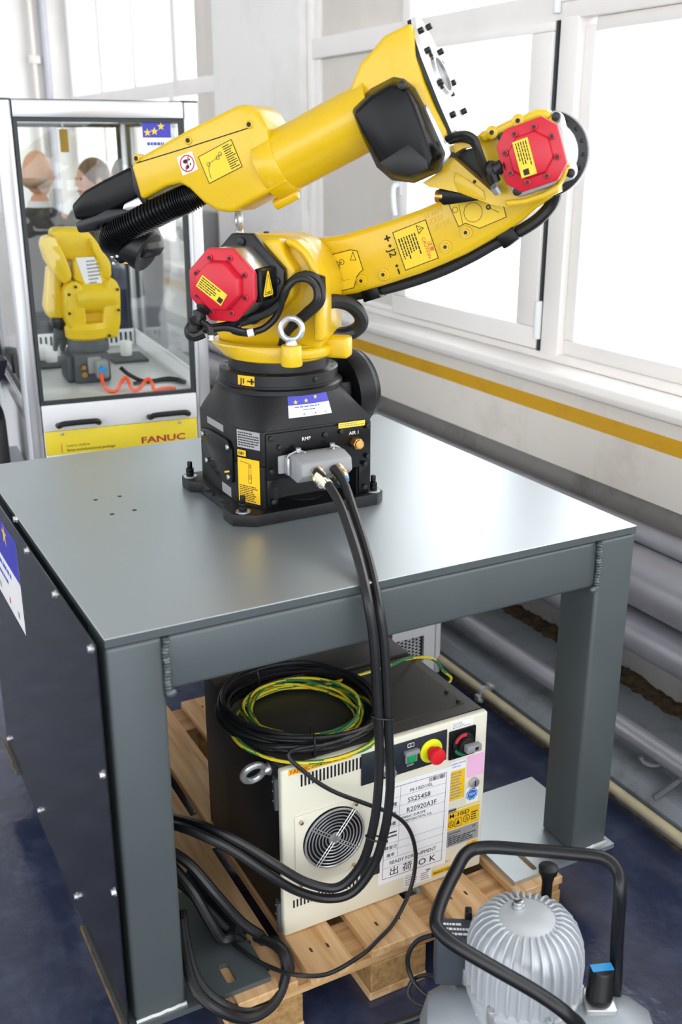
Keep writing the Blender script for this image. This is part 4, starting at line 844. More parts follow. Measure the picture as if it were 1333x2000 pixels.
g = G(F @ Matrix.Translation((w * .735, h * .62, 0)) @ Matrix.Rotation(-PI / 2, 4, 'Z')); g.text('CAUTION', .0105, 0, 0, w=.0004); g.text('注意', .0115, .012, .0095, w=.0004); part('lettering', g, LRED, a)
q = [(0.2761,0.529),(0.2723,0.5411),(0.2367,0.6081)]
F2, w2_, h2_ = qframe(V3(q[0]), V3(q[0]) + (V3(c4[1]) - V3(c4[0])), V3(q[2]), nv, .0004)
g = G(F2 @ Matrix.Translation((-.01, h2_, 0)) @ Matrix.Rotation(-PI / 2, 4, 'Z')); Ls = h2_
g.line((Ls * .03, 0), (Ls * .15, 0), .0035); g.line((Ls * .09, -.0055), (Ls * .09, .0055), .0035); g.text('J2', .0235, Ls * .37, -.0078, w=.0004, bold=.0003)
for t0 in (.24, .76): g.prism([(Ls * t0, 0), (Ls * (t0 + .045), .004), (Ls * (t0 + .09), 0), (Ls * (t0 + .045), -.004)], 0, .0004)
g.line((Ls * .9, 0), (Ls * 1.0, 0), .0035); part('axis_lettering', g, LBLK, la)
o3 = [(0.3747,0.6734),(0.4479,0.7037),(0.4867,0.6909),(0.4997,0.6509),(0.4438,0.6265),(0.4121,0.6363),(0.3978,0.6285)]
a = arm_label('torque_label', o3, -.0697, STK_YL, la); g = gf(); g.poly(o3, .0014, None, -.0688)
t = [(0.4279,0.6587),(0.3886,0.6631),(0.394,0.6401),(0.4605,0.6698),(0.4829,0.6599),(0.396,0.6738),(0.4066,0.634)]; g.ring(t[0], .02, .001, None, -.0688, 20); g.ring(t[1], .006, .001, None, -.0688, 10); g.line(t[5], t[6], .001, None, -.0688); g.ring(t[3], .004, .003, None, -.0688, 8); g.line(t[3], t[4], .001, None, -.0688); part('print', g, LBLK, a)
g = gf(); 
for k, (s_, u0) in enumerate((('1F22M', 0), ('Z227', .018), ('X11Z', .036))): pass
cm = [(0.3842,0.6314)][0]; F3 = FA @ Matrix.Translation((cm[0] - .012, cm[1] + .02, -.0702)) @ Matrix.Rotation(.45, 4, 'Z')
cg = G(F3)
for k, s_ in enumerate(('1F22M', 'Z227', 'X11Z')): cg.text(s_, .016, -.05 + .006 * k, .014 - .016 * k, w=.0008, ex=.0008)
part('cast_lettering', cg, YEL, la)
# elbow ring and hose along the underside
J3 = (.582, .776)
g = gf(); g.cyl((J3[0], J3[1], -.075), (J3[0], J3[1], -.028), .083, seg=48, bev=.004); er = part('elbow_ring', g, BLKM, RB)
g = gf(); g.cyl((J3[0], J3[1], -.0285), (J3[0], J3[1], -.012), .066, seg=40, bev=.003); part('elbow_hub', g, SIL, er)
for k in range(18):
    p = rot2([(.0745, 0)], 2 * PI * k / 18, J3)[0]; g = gf(); screw(g, (p[0], p[1], -.0282), (0, 0, 1), .004, .003); part('ring_bolt', g, BLKM, er)
g = ga(); g.tube([(0.0787,-0.11,0.45),(0.1422,-0.11,0.4672),(0.1945,-0.11,0.4778),(0.2772,-0.11,0.5022),(0.3479,-0.11,0.5287),(0.4164,-0.11,0.5623),(0.4716,-0.11,0.5945),(0.5151,-0.11,0.6161),(0.5573,-0.11,0.6435),(0.5854,-0.11,0.6753),(0.5956,-0.1,0.7067)], .0135, 10); part('underside_hose', g, RUB, RB)
for q in ([(0.1735,-0.11,0.471),(0.2142,-0.11,0.4845)], [(0.485,-0.11,0.5971),(0.517,-0.11,0.6214)]):
    a_, b_ = Vector(q[0]), Vector(q[1]); d = (b_ - a_).normalized(); up = Vector((-d.z, 0, d.x)); g = ga(); g.box((0, -.022, -.017), ((b_ - a_).length, .03, .018), .003, F=frame(a_, d, (0, 1, 0), up)); part('hose_clamp', g, BLKS, RB)

# J3 casting with its motor
out = [(0.3434,0.7207),(0.3731,0.7389),(0.3954,0.7754),(0.396,0.787),(0.4053,0.7938),(0.4269,0.8034),(0.4414,0.8063),(0.4567,0.812),(0.4626,0.8186),(0.4869,0.8261),(0.5048,0.8345),(0.5235,0.8428),(0.5394,0.8464),(0.5685,0.8591),(0.5892,0.8579),(0.5976,0.8496),(0.6126,0.8181),(0.6264,0.7892),(0.6409,0.7527),(0.6344,0.7327),(0.6215,0.7192),(0.6224,0.7058),(0.5961,0.6938),(0.5563,0.6815),(0.5205,0.6759),(0.4911,0.6803),(0.4613,0.6896),(0.4194,0.7028),(0.3838,0.7093),(0.3588,0.7119)]
tri = [(0.4007,0.7734),(0.408,0.7774),(0.4255,0.7871),(0.4514,0.7919),(0.4666,0.7775),(0.4804,0.7486),(0.4993,0.704),(0.4953,0.7)]
inn = [(0.4662,0.8082),(0.5361,0.8343),(0.585,0.8469),(0.5922,0.8432),(0.6299,0.7545),(0.6252,0.7374),(0.5886,0.7169),(0.5287,0.6966),(0.5129,0.7023)]
g = gf(); g.holes(out, [tri], -.012, .03); g.prism(inn, -.03, .002); j3 = part('elbow_casting', g, YEL, RB)
g = gf(); g.prism([(0.391,0.7773),(0.4719,0.7967),(0.5132,0.6954),(0.4878,0.6841)], -.014, -.006); part('casting_back', g, BLKS, j3)
g = gf(); g.prism([(0.4628,0.8099),(0.4686,0.8164),(0.4926,0.8248),(0.5103,0.833),(0.5288,0.8412),(0.5445,0.8448),(0.5732,0.8573),(0.5937,0.8562),(0.6021,0.848),(0.5948,0.8407),(0.577,0.8436),(0.5482,0.831),(0.5316,0.8274),(0.5121,0.8172),(0.4933,0.8098),(0.4725,0.7995)], .02, .055, None, .005, seg=3); g.prism([(0.6428,0.7522),(0.6373,0.7334),(0.6255,0.7201),(0.6265,0.7068),(0.6005,0.695),(0.5611,0.6827),(0.5257,0.6772),(0.5189,0.6897),(0.5594,0.6943),(0.5957,0.7073),(0.6175,0.7219),(0.629,0.7408),(0.6339,0.754)], .02, .055, None, .005, seg=3); g.prism([(0.6021,0.848),(0.6167,0.8178),(0.6304,0.7892),(0.6447,0.7531),(0.634,0.753),(0.6209,0.7855),(0.6082,0.815),(0.5937,0.8426)], .02, .05, None, .005, seg=3); rm = part('casting_rim', g, YEL, j3)
for u, v in [(0.4889,0.8164),(0.5389,0.8375)]:
    g = gf(); g.cyl((u, v, .03), (u, v, .057), .013, seg=16, bev=.003); g2 = part('rim_boss', g, YEL, rm); g = gf(); g.cyl((u, v, .056), (u, v, .0585), .0045, seg=10); part('boss_hole', g, LBLK, g2)
for u, v in [(0.4213,0.7345),(0.4524,0.724),(0.4319,0.709),(0.463,0.6985)]:
    g = gf(); g.cyl((u, v, .0295), (u, v, .0312), .0035, seg=10); part('screw_hole', g, LBLK, j3)
g = gf(); g.prism([(0.4114,0.7432),(0.4352,0.7307),(0.472,0.7075),(0.4771,0.6879),(0.4204,0.7028),(0.41,0.7235)], .029, .034, None, .003); part('casting_pad', g, YEL, j3)
g = gf(); g.prism([(0.4161,0.7048),(0.3783,0.7122),(0.3699,0.7061),(0.3715,0.6871),(0.3838,0.6762),(0.4614,0.6876),(0.4558,0.6935)], -.06, .012, None, .003); bk = part('cable_guide', g, BLKS, RB)
g = ga(); q = [(0.364,0,0.6938),(0.3815,0,0.693)]; g.cyl(q[0], q[1], .013, seg=16, bev=.002); part('hose_fitting', g, BRASS, bk)
cap3 = motor(RB, [(0.5767,0.7759)][0], .028, .04, .083, .112, .06, -.33 + .66, 'square')
c3_ = [(0.5767,0.7759)][0]
F = A4 @ frame((c3_[0], .1122, c3_[1]), (1, 0, 0), (0, 0, 1), (0, 1, 0)) @ Matrix.Rotation(.33 - PI / 2, 4, 'Z')
g = G(F); g.rect(-.032, -.026, .036, .004, None, .0006); tl = part('type_label', g, STK_Y, cap3); g = G(F); g.greek(-.028, .02, -.023, .001, 5, None, .0009, 6); g.rect(.022, -.02, .033, -.009, None, .0009); part('print', g, LBLK, tl)
for pts, r in (([(0.404,0.07,0.8042),(0.4314,0.085,0.8116),(0.455,0.09,0.8096),(0.468,0.09,0.7919),(0.4771,0.09,0.7685),(0.484,0.08,0.7448),(0.4841,0.06,0.73)], .0075), ([(0.4067,0.06,0.8005),(0.4363,0.075,0.8041),(0.4582,0.08,0.7966),(0.4705,0.08,0.7731),(0.4798,0.07,0.7398),(0.4926,0.05,0.7202),(0.5044,0.04,0.7084)], .0065), ([(0.4143,0.07,0.8061),(0.446,0.095,0.8133),(0.4657,0.1,0.8058),(0.4746,0.1,0.7873),(0.4879,0.09,0.7545),(0.5034,0.09,0.7452)], .006)):
    g = ga(); g.tube(pts, r, 8); part('motor_cable', g, RUB, RB)
g = ga(); g.tube([(0.523,0.09,0.7547),(0.5073,0.095,0.75),(0.4932,0.09,0.7479)], .015, 10, rf=lambda i, n: .012 + .003 * (i % 3 == 0)); g.tube([(0.5026,0.09,0.7612),(0.5016,0.095,0.7453),(0.5074,0.09,0.7263)], .012, 10); part('cable_plug', g, RUBD, RB)
g = ga(); g.cyl([(0.5014,0.07,0.7171)][0], [(0.5079,0.06,0.7053)][0], .009, seg=10); part('plug_tip', g, STEEL, RB)

# upper arm: rear housing, tube, forearm box. axis rises 25 degrees towards the rear plate
th = math.radians(25.0); e1 = Vector((math.cos(th), 0, math.sin(th))); e2 = Vector((-math.sin(th), 0, math.cos(th)))
g = gf(); g.prism([(0.1932,0.863),(0.1975,0.908),(0.2147,0.9464),(0.2476,0.9771),(0.2633,0.995),(0.3202,1.0176),(0.3309,0.9656),(0.3511,0.91),(0.3766,0.8583),(0.3999,0.8157),(0.395,0.7775),(0.377,0.7464),(0.3238,0.7362),(0.2492,0.7554)], -.062, .06, None, .009, seg=3, ang=.3); rh = part('rear_housing', g, YEL, RB)
g = gf(); bo_ = [(0.1977,0.8635),(0.2419,0.8999),(0.2884,0.9206),(0.3095,0.9164),(0.3329,0.8994),(0.3525,0.8674),(0.399,0.7776),(0.3887,0.743),(0.3352,0.721),(0.2886,0.7254),(0.2555,0.7507),(0.2165,0.8219)]
g.prism(bo_, .05, .066, None, .003); part('cover_gasket', g, DGREY, rh)
tp = [(0.2239,0.8515),(0.2577,0.881),(0.2992,0.9024),(0.3199,0.8984),(0.3345,0.8872),(0.3453,0.8661),(0.385,0.7684),(0.3793,0.7495),(0.3422,0.7358),(0.3062,0.7413),(0.2803,0.7603),(0.2412,0.8175)]
g = gf(); g.prism(bo_, .066, .112, None, .006, top=tp); bc = part('black_cover', g, BLKS, rh)
g = gf(); u, v = [(0.3218,0.9016)][0]; g.cyl((u, v, .085), (u, v, .116), .0085, seg=14, bev=.001); part('cover_screw', g, BLKM, bc)
g = gf(); q = [(0.2769,0.7602),(0.3386,0.7965),(0.3758,0.7664),(0.3794,0.7494),(0.34,0.7347),(0.3039,0.7411)]; g.prism(q, .1, .1135, None, .003); part('cover_step', g, RUBD, bc)
g = gf(); g.prism([(0.3479,0.8727),(0.3606,0.8678),(0.4117,0.7775),(0.3998,0.7582),(0.3791,0.7484),(0.3676,0.7774)], -.03, .062, None, .008); part('silver_block', g, SIL, rh)
dc = Vector((.362, 0, .922)) + Vector((.0, 0, .0))
FP = A4 @ frame(dc + e1 * .0, (0, -1, 0), e2, e1); HP = lambda: G(FP)
po = [(-.02, .118), (.02, .118), (.05, .085), (.062, .04), (.062, -.05), (.058, -.105), (.0, -.125), (-.05, -.115), (-.058, -.05), (-.058, .04), (-.045, .09)]
g = HP(); g.prism(po, -.012, -.004, None, 0); part('plate_gasket', g, RUBD, rh)
g = HP(); g.holes(po, [ngon(28, .035)], -.004, .006); rp = part('rear_plate', g, DISC, rh)
g = HP(); g.cyl((0, 0, -.06), (0, 0, -.004), .045, seg=32); part('bore_seat', g, SIL, rh)
g = HP(); g.holes(ngon(32, .042), [ngon(32, .034)], .006, .012); part('bore_ring', g, SIL, rp)
for u, v in ((-.042, .085), (.035, .1), (-.048, .045), (.053, .05), (-.05, -.02), (.056, -.015), (-.05, -.085), (.054, -.075)):
    g = HP(); g.cyl((u, v, .006), (u, v, .017), .0062, seg=12, bev=.001); part('plate_bolt', g, RUBD, rp)
for k in range(4):
    p = ngon(4, .047, .6)[k]; g = HP(); g.cyl((p[0], p[1], .006), (p[0], p[1], .012), .0042, seg=10); part('ring_bolt', g, RUBD, rp)
ta, tb = Vector((.201, .02, .84)), Vector((.037, .02, .764))
ax = (ta - tb).normalized(); T_ = lambda s_: ta + ax * s_
g = ga(); g.lathe([(.066, 0), (.066, .24), (.068, .26)], tb + ax * -.03, ax, 48); part('forearm_tube', g, YEL, RB)
g = ga(); g.lathe([(.069, 0), (.07, .004), (.07, .042), (.067, .048)], tb - ax * .045, ax, 48); cl = part('tube_collar', g, YEL, RB)
g = ga(); p = tb - ax * .02 + Vector((.03, 0, -.066)); g.cyl(p - ax * .045, p + ax * .015, .012, seg=12, bev=.004); part('collar_lug', g, YEL, cl)
bxo = [(-0.315,0.752),(-0.2904,0.7692),(-0.1759,0.8215),(-0.0539,0.8702),(-0.0278,0.8739),(-0.0014,0.8567),(0.0188,0.8268),(0.0224,0.7866),(0.0368,0.7512),(0.0631,0.7208),(-0.0172,0.6824),(-0.0728,0.6549),(-0.106,0.6585),(-0.1388,0.675),(-0.1712,0.7032),(-0.1932,0.7147),(-0.2279,0.7078),(-0.2945,0.6776)]
g = gf(); g.prism(bxo, -.05, .075, None, .009, seg=3, ang=.45); fb = part('forearm_box', g, YEL, RB)
seam = [(-0.2975,0.7564),(-0.1663,0.7895),(-0.0173,0.8289)]; g = gf(); g.poly(seam, .0022, None, .0757, False); part('cover_seam', g, LBLK, fb)
for u, v in [(-0.1673,0.803),(-0.0221,0.8341),(-0.2975,0.766)]:
    g = gf(); g.cyl((u, v, .05), (u, v, .078), .009, seg=14, bev=.002); sc = part('cover_boss', g, YEL, fb); g = gf(); g.cyl((u, v, .0775), (u, v, .079), .005, seg=10); part('cover_screw', g, LBLK, sc)
def FQ(c, n): return qframe(FA @ Vector((*c[0], n)), FA @ Vector((*c[1], n)), FA @ Vector((*c[2], n)), nv, .0006)
c4 = [(-0.1845,0.7307),(-0.1464,0.7437),(-0.1974,0.7685)]; F, w, h = FQ(c4, .0755)
g = G(F); g.prism(rrect(0, 0, w, h, .003), -.0004, .0003); ns = part('no_step_sign', g, STK_W, fb)
g = G(F); c_ = (w / 2, h / 2)
g.prism([(c_[0] + x * w, c_[1] + y * h) for x, y in ((-.22, .1), (-.12, .02), (.02, .03), (.1, .12), (.06, .2), (-.1, .24), (-.2, .2))], .0003, .0006); g.prism([(c_[0] + x * w, c_[1] + y * h) for x, y in ((-.2, -.22), (-.1, -.28), (.04, -.24), (.08, -.14), (0, -.07), (-.14, -.1))], .0003, .0006)
g.prism([(c_[0] + x * w, c_[1] + y * h) for x, y in ((.14, .1), (.22, .1), (.24, .18), (.14, .22))], .0003, .0006); g.prism([(c_[0] + x * w, c_[1] + y * h) for x, y in ((.12, -.16), (.2, -.14), (.22, -.04), (.13, -.05))], .0003, .0006); part('footprints', g, LBLK, ns)
g = G(F); g.ring(c_, w * .41, w * .06, None, .0009); g.line((c_[0] - w * .2, c_[1] - h * .34), (c_[0] + w * .2, c_[1] + h * .34), w * .05, None, .0009); part('prohibition_mark', g, LRED, ns)
c4 = [(-0.1205,0.7156),(-0.0412,0.7507),(-0.1413,0.7708)]; F, w, h = FQ(c4, .0755)
g = G(F); g.rect(0, 0, w, h, None, .0003); dl = part('diagram_label', g, STK_YL, fb)
g = G(F); g.poly([(0, 0), (w, 0), (w, h), (0, h)], .0013, None, .0006); g.poly([(w * .1, h * .12), (w * .12, h * .4), (w * .2, h * .62), (w * .45, h * .66), (w * .6, h * .72)], .001, None, .0006, False)
for u, v in ((.18, .6), (.48, .66), (.58, .74)): g.ring((w * u, h * v), .004, .001, None, .0006, 12)
g.greek(w * .7, w * .97, h * .06, h * .94, 11, None, .0006, 3); part('print', g, LBLK, dl)
# wrist
g = gf(); g.prism([(-0.3217,0.7496),(-0.3067,0.7583),(-0.2842,0.6717),(-0.2963,0.667),(-0.3165,0.6975)], -.045, .066, None, .004); part('wrist_flange', g, BLKM, RB)
g = gf(); g.prism([(-0.324,0.7484),(-0.34,0.7461),(-0.4063,0.7191),(-0.4589,0.6951),(-0.4983,0.6617),(-0.4904,0.6287),(-0.4415,0.6321),(-0.3921,0.649),(-0.3269,0.6749),(-0.3087,0.6884)], -.045, .05, None, .01, seg=3); wl = part('wrist_arm', g, BLKS, RB)
g = gf(); g.prism([(-0.3537,0.6679),(-0.3152,0.6841),(-0.2926,0.6691),(-0.3255,0.6529),(-0.3617,0.6522)], -.03, .05, None, .004); part('wrist_joint', g, SIL, wl)
g = gf(); g.prism([(-0.4874,0.6245),(-0.4304,0.6417),(-0.3978,0.6559),(-0.3599,0.6578),(-0.3311,0.6495),(-0.3561,0.6377),(-0.377,0.6294),(-0.4229,0.6192),(-0.4351,0.6052),(-0.48,0.6005)], -.05, .055, None, .006); part('wrist_cover', g, BLKM, wl)
g = gf(); g.prism([(-0.4289,0.6187),(-0.3934,0.6332),(-0.3301,0.6324),(-0.3093,0.5879),(-0.3056,0.5653),(-0.3176,0.5477),(-0.3843,0.5302),(-0.4046,0.5504),(-0.4132,0.579)], -.045, .04, None, .008); wh = part('wrist_head', g, BLKS, RB)
g = ga(); q = [(-0.3509,0.01,0.5696)]; c_ = Vector(q[0]); g.cyl(c_ - e2 * 0 + Vector((-.02, 0, .015)), c_ + Vector((.03, 0, -.012)), .05, seg=32, bev=.004); part('tool_flange', g, BLKM, wh)
for u, v in [(-0.3955,0.5491),(-0.3816,0.5507),(-0.3698,0.5604),(-0.357,0.5504),(-0.3926,0.5341),(-0.3304,0.5606),(-0.3281,0.5549)]:
    g = gf(); g.cyl((u, v, .035), (u, v, .05), .004, seg=12, bev=.001); part('head_screw', g, STEEL, wh)
g = gf(); g.prism([(-0.3724,0.5345),(-0.333,0.5499),(-0.3251,0.5467),(-0.3588,0.5339)], .036, .0425); part('yellow_tag', g, STK_Y, wh)
g = ga(); hp = [(-0.1677,0.03,0.6985),(-0.1885,0.045,0.6836),(-0.2185,0.05,0.6713),(-0.269,0.055,0.6497),(-0.3217,0.058,0.6264),(-0.358,0.06,0.6087),(-0.3793,0.058,0.5955),(-0.394,0.045,0.5826),(-0.4025,0.02,0.5711)]
g.tube(hp, .03, 18, sm=26, rf=lambda i, n: (.0315, .0315, .0275, .0275)[i % 4]); part('corrugated_hose', g, BLKS, RB)

# ------------------------------------------------------------------ vented cabinet behind the controller
VC = thing('vented_cabinet', 'light grey cabinet with expanded-metal vent standing behind the controller', 'cabinet', (.85, 1.17, 0))
gv = lambda: G(Matrix.Translation((-.85, -1.17, 0)))
r_ = [(1.4814,0.1771),(1.4881,0.0033),(1.4565,0.1529),(1.4115,0.1613),(1.4142,0.0766),(1.2822,0.1618)]
x1, xs, xm1, zt = r_[0][0], r_[2][0], r_[3][0], .62
zm1 = r_[3][1]
g = gv(); g.box((.86, 1.19, 0), (x1, 1.6, zt), .004); g.box((xs + .004, 1.17, 0), (x1, 1.19, zt), .003); part('body', g, WHTP, VC)
g = gv(); g.holes([(.86, .01), (xs, .01), (xs, zt - .003), (.86, zt - .003)], [[(.95, .06), (xm1, .06), (xm1, zm1), (.95, zm1)]], 0, .012, Matrix.Translation((0, 1.182, 0)) @ frame((0, 0, 0), (1, 0, 0), (0, 0, 1), (0, -1, 0))); dr = part('door', g, WHTP, VC)
g = gv(); g.box((.94, 1.183, .05), (xm1 + .005, 1.189, zm1 + .01)); part('vent_recess', g, LBLK, dr)
g = gv(); rr = 0; Fm = frame((0, 1.178, 0), (1, 0, 0), (0, 0, 1), (0, -1, 0)); sx_, sz_ = .03, .0125
nx = int((xm1 - .95) / sx_) + 1
for i in range(-1, int((zm1 - .06) / sz_) + 1):
    for k in range(nx):
        for s_ in (1, -1):
            u0 = .95 + k * sx_; z0 = .06 + i * sz_ + (0 if s_ > 0 else sz_); u1_, z1_ = u0 + sx_, z0 + s_ * sz_
            if u1_ > xm1 + .002 or min(z0, z1_) < .06 or max(z0, z1_) > zm1: continue
            g.line((u0, z0), (u1_, z1_), .0035, Fm, .001)
part('expanded_mesh', g, WHTP, dr, kind='stuff')

# ------------------------------------------------------------------ glass training cell
CL = thing('training_cell', 'glass and aluminium training cell with yellow panel behind the table', 'cell', (.2574, 1.8524, 0), math.radians(-5.28))
WD, DP, HC = .64, 1.06, 1.912; pw = .055; ZT = .962
for u0, v0 in ((0, 0), (WD - pw, 0), (0, DP - pw), (WD - pw, DP - pw)):
    g = G(); g.prism(rrect(u0, v0, u0 + pw, v0 + pw, .018, 5), 0, HC - .002); pst = part('post', g, ALU, CL)
    g = G(); g.prism(rrect(u0 + .001, v0 + .001, u0 + pw - .001, v0 + pw - .001, .017, 5), HC - .002, HC + .004); part('post_cap', g, GASK, pst)
for a, b in (((pw, 0, HC - .05), (WD - pw, .05, HC)), ((pw, DP - .05, HC - .05), (WD - pw, DP, HC)), ((0.002, pw, HC - .05), (.05, DP - pw, HC)), ((WD - .05, pw, HC - .05), (WD - .002, DP - pw, HC)),
             ((0.002, pw, .905), (.05, DP - pw, .955)), ((WD - .05, pw, .905), (WD - .002, DP - pw, .955)), ((pw, DP - .05, .905), (WD - pw, DP, .955))):
    g = G(); g.box(a, b, .003); part('rail', g, ALU, CL)
g = G(); g.box((0, 0, HC), (WD, DP, HC + .003)); g.box((.05, .05, HC - .012), (WD - .05, DP - .05, HC - .008)); part('roof_sheet', g, GLASS, CL)
# front door pane with gasket
def gasket(name, u0, u1, z0, z1, F, w=.012, t=.02):
    g = G(); g.holes([(u0, z0), (u1, z0), (u1, z1), (u0, z1)], [[(u0 + w, z0 + w), (u1 - w, z0 + w), (u1 - w, z1 - w), (u0 + w, z1 - w)]], 0, t, F); return part(name, g, GASK, CL)
FF = frame((0, .028, 0), (1, 0, 0), (0, 0, 1), (0, -1, 0))
gasket('front_gasket', pw, WD - pw, ZT, HC - .05, FF)
g = G(); g.box((pw + .01, .016, ZT + .008), (WD - pw - .01, .021, HC - .058)); fpn = part('front_pane', g, GLASS, CL)
gasket('rear_gasket', pw, WD - pw, .955, HC - .05, Matrix.Translation((0, DP - .04, 0)) @ FF)
g = G(); g.box((pw + .008, DP - .03, .96), (WD - pw - .008, DP - .025, HC - .055)); part('rear_pane', g, GLASS, CL)
for u, nm in ((.022, 'side_pane'), (WD - .027, 'side_pane')):
    g = G(); g.box((u, pw, .95), (u + .005, DP - pw, HC - .05)); part(nm, g, GLASS, CL)
    g = G(); F = frame((u - .006, 0, 0), (0, 1, 0), (0, 0, 1), (1, 0, 0)); g.holes([(pw, .955), (DP - pw, .955), (DP - pw, HC - .05), (pw, HC - .05)], [[(pw + .012, .967), (DP - pw - .012, .967), (DP - pw - .012, HC - .062), (pw + .012, HC - .062)]], 0, .016, F); part('side_gasket', g, GASK, CL)
# tray, base cabinet, drawer front, yellow board
g = G(); g.box((.01, .04, .945), (WD - .01, DP - .02, ZT), .002); tray = part('work_plate', g, TRAYM, CL)
g = G(); g.box((.012, .06, .06), (WD - .012, DP - .01, .9), .004); part('base_body', g, WHTP, CL)
g = G(); g.box((pw + .001, .0, .874), (WD - pw - .001, .03, ZT), .002); df = part('drawer_front', g, WHTP, CL)
g = G(); g.box((pw + .001, .004, .3), (WD - pw - .001, .03, .8725), .002); lb_ = part('lower_board', g, WHTP, CL)
g = G(); g.box((pw + .003, .002, .79), (WD - pw - .003, .008, .8725), .001); yb = part('yellow_board', g, mat('pale yellow board', '#F6DF3A', .45, var=.02), CL)
FY = frame((0, .002, 0), (1, 0, 0), (0, 0, 1), (0, -1, 0))
q = [(0.3796,0.7983),(0.5359,0.8171)]
g = G(FY); g.text('FANUC', .0315, q[0][0], .8, w=.0006, sx=1.52, bold=.0007); part('lettering', g, mat('crimson print', '#B01838', .5, var=0), yb)
q = [(0.1099,0.7968),(0.1201,0.8173)]
g = G(FY); g.text('Learn online', .012, q[1][0] + .006, .815, w=.0006, sx=1.3); g.text('fanuc.eu/educational-package', .0125, q[1][0] + .006, .799, w=.0006, sx=1.12, bold=.0002); part('lettering', g, mat('olive print', '#6d6420', .5, var=0), yb)
g = G(FY); g.line((q[0][0], .797), (q[0][0], .826), .0018, None, .0006); part('red_bar', g, LRED, yb)
for u in (.115, .52):
    g = G(FY); g.cyl((u, .862, 0), (u, .862, .004), .0055, seg=12, bev=.001); part('screw', g, STEEL, yb)
for ua, ub in ((.104, .236), (.413, .546)):
    g = G(); z = .905; g.tube([(ua, .0, z - .012), (ua, -.028, z - .008), (ua + .008, -.04, z), (ua + .03, -.042, z + .002), (ub - .03, -.042, z + .002), (ub - .008, -.04, z), (ub, -.028, z - .008), (ub, .0, z - .012)], .0095, 10, sm=5); part('door_handle', g, RUBD, CL)
q = [(0.4533,1.8507),(0.5478,1.8515)]
eu_sticker(fpn, Matrix.Translation((0, .0155, 0)) @ frame((q[0][0], 0, 1.7), (1, 0, 0), (0, 0, 1), (0, -1, 0)), .092, .151, .31)
# vent strips at the back and right of the tray
for F, L_ in ((frame((pw, DP - .05, 0), (1, 0, 0), (0, 0, 1), (0, -1, 0)), WD - 2 * pw), (frame((WD - .045, DP - pw, 0), (0, -1, 0), (0, 0, 1), (-1, 0, 0)), DP - 2 * pw)):
    n = int(L_ / .021); g = G(F); g.holes([(0, .965), (L_, .965), (L_, 1.035), (0, 1.035)], [[(k * .021 + .006, .978), (k * .021 + .016, .978), (k * .021 + .016, 1.022), (k * .021 + .006, 1.022)] for k in range(n)], 0, .004); part('vent_strip', g, WHTP, CL)
g = G(); g.box((.004, .3, 1.02), (.012, .33, 1.09), .002); part('side_latch', g, RUBD, CL)
# yellow sample pieces on the left of the plate: none modelled beyond what shows
# dark base plates and white cups inside
for i, (u0, v0, u1_, v1_, lb2) in enumerate(((.08, .62, .34, .82, 'black pad lying left on the cell plate under the white cups'), (.42, .62, .56, .8, 'black pad lying right on the cell plate under one white cup'))):
    o = mesh_obj('base_pad', G().box((u0, v0, ZT + .0005), (u1_, v1_, ZT + .012), .002), DGREY, None); o.location = (.2574, 1.8524, 0); o.rotation_euler = (0, 0, math.radians(-5.28)); tag(o, lb2, 'pad', 'pads in the glass cell')
cups = [(0.1409,0.6174),(0.1746,0.6797),(0.1806,0.6116),(0.2209,0.5949),(0.2852,0.6897),(0.4863,0.6752)]
names = ('leftmost white plastic cup on the black pad in the glass cell', 'white cup second from the left on the black pad in the cell', 'white cup in front of the second one on the cell pad', 'white cup nearest the gripper on the cell pad', 'white cup half hidden behind the gripper in the cell', 'lone white cup on the right-hand pad in the cell')
for (u, v), nm in zip([(.118, .69), (.165, .755), (.19, .70), (.26, .70), (.3, .78), (.49, .72)], names):
    P = Matrix.Translation((.2574, 1.8524, 0)) @ Matrix.Rotation(math.radians(-5.28), 4, 'Z') @ Vector((u, v, ZT + .012))
    o = thing('plastic_cup', nm, 'cup', P, 0, 'white cups in the cell'); g = G(); g.lathe([(.021, 0), (.023, .002), (.025, .055), (.022, .06), (.02, .057)], (0, 0, 0), seg=20); part('cup_body', g, WPLAS, o)

# small yellow robot inside the cell
MR = thing('cell_robot', 'small yellow robot arm with grey base inside the glass cell', 'robot', (.2574, 1.8524, ZT), math.radians(-5.28))
ML = Matrix.Translation((0, 0, -ZT)); mg = lambda: G(ML)
MF = lambda: G(ML @ FXZ)
vb = .36
b0 = [(0.2288,0.9669),(0.3144,0.9596),(0.3231,1.075),(0.2384,1.0848),(0.2149,1.0829),(0.2029,0.9822)]
g = mg(); g.box((b0[0][0] - .01, .3, ZT + .0005), (b0[1][0] + .035, .5, 1.07), .012); g.box((b0[0][0] - .035, .33, ZT + .0005), (b0[0][0] - .005, .47, 1.06), .01); mb = part('robot_base', g, DGREY, MR)
g = mg(); uc = (b0[0][0] + b0[1][0]) / 2 + .02; g.lathe([(.075, 1.065), (.075, 1.1), (.07, 1.11)], (uc, .41, 0), seg=32); part('base_neck', g, DGREY, MR)
g = mg(); g.box((b0[0][0] + .035, .283, 1.0), (b0[0][0] + .085, .302, 1.06), .004); g.box((b0[0][0] + .06, .255, .985), (b0[0][0] + .105, .3, 1.05), .008); cp_ = part('connector_block', g, GREYP, MR)
g = mg(); g.cyl((b0[0][0] + .08, .255, 1.02), (b0[0][0] + .08, .24, 1.018), .013, seg=14); part('blue_gland', g, BLUEP, cp_)
g = mg(); g.cyl((b0[0][0] + .02, .3, 1.0), (b0[0][0] + .02, .275, 1.0), .011, seg=8); g.cyl((b0[0][0] + .02, .3, 1.025), (b0[0][0] + .02, .28, 1.025), .009, seg=8); part('brass_fitting', g, BRASS, mb)
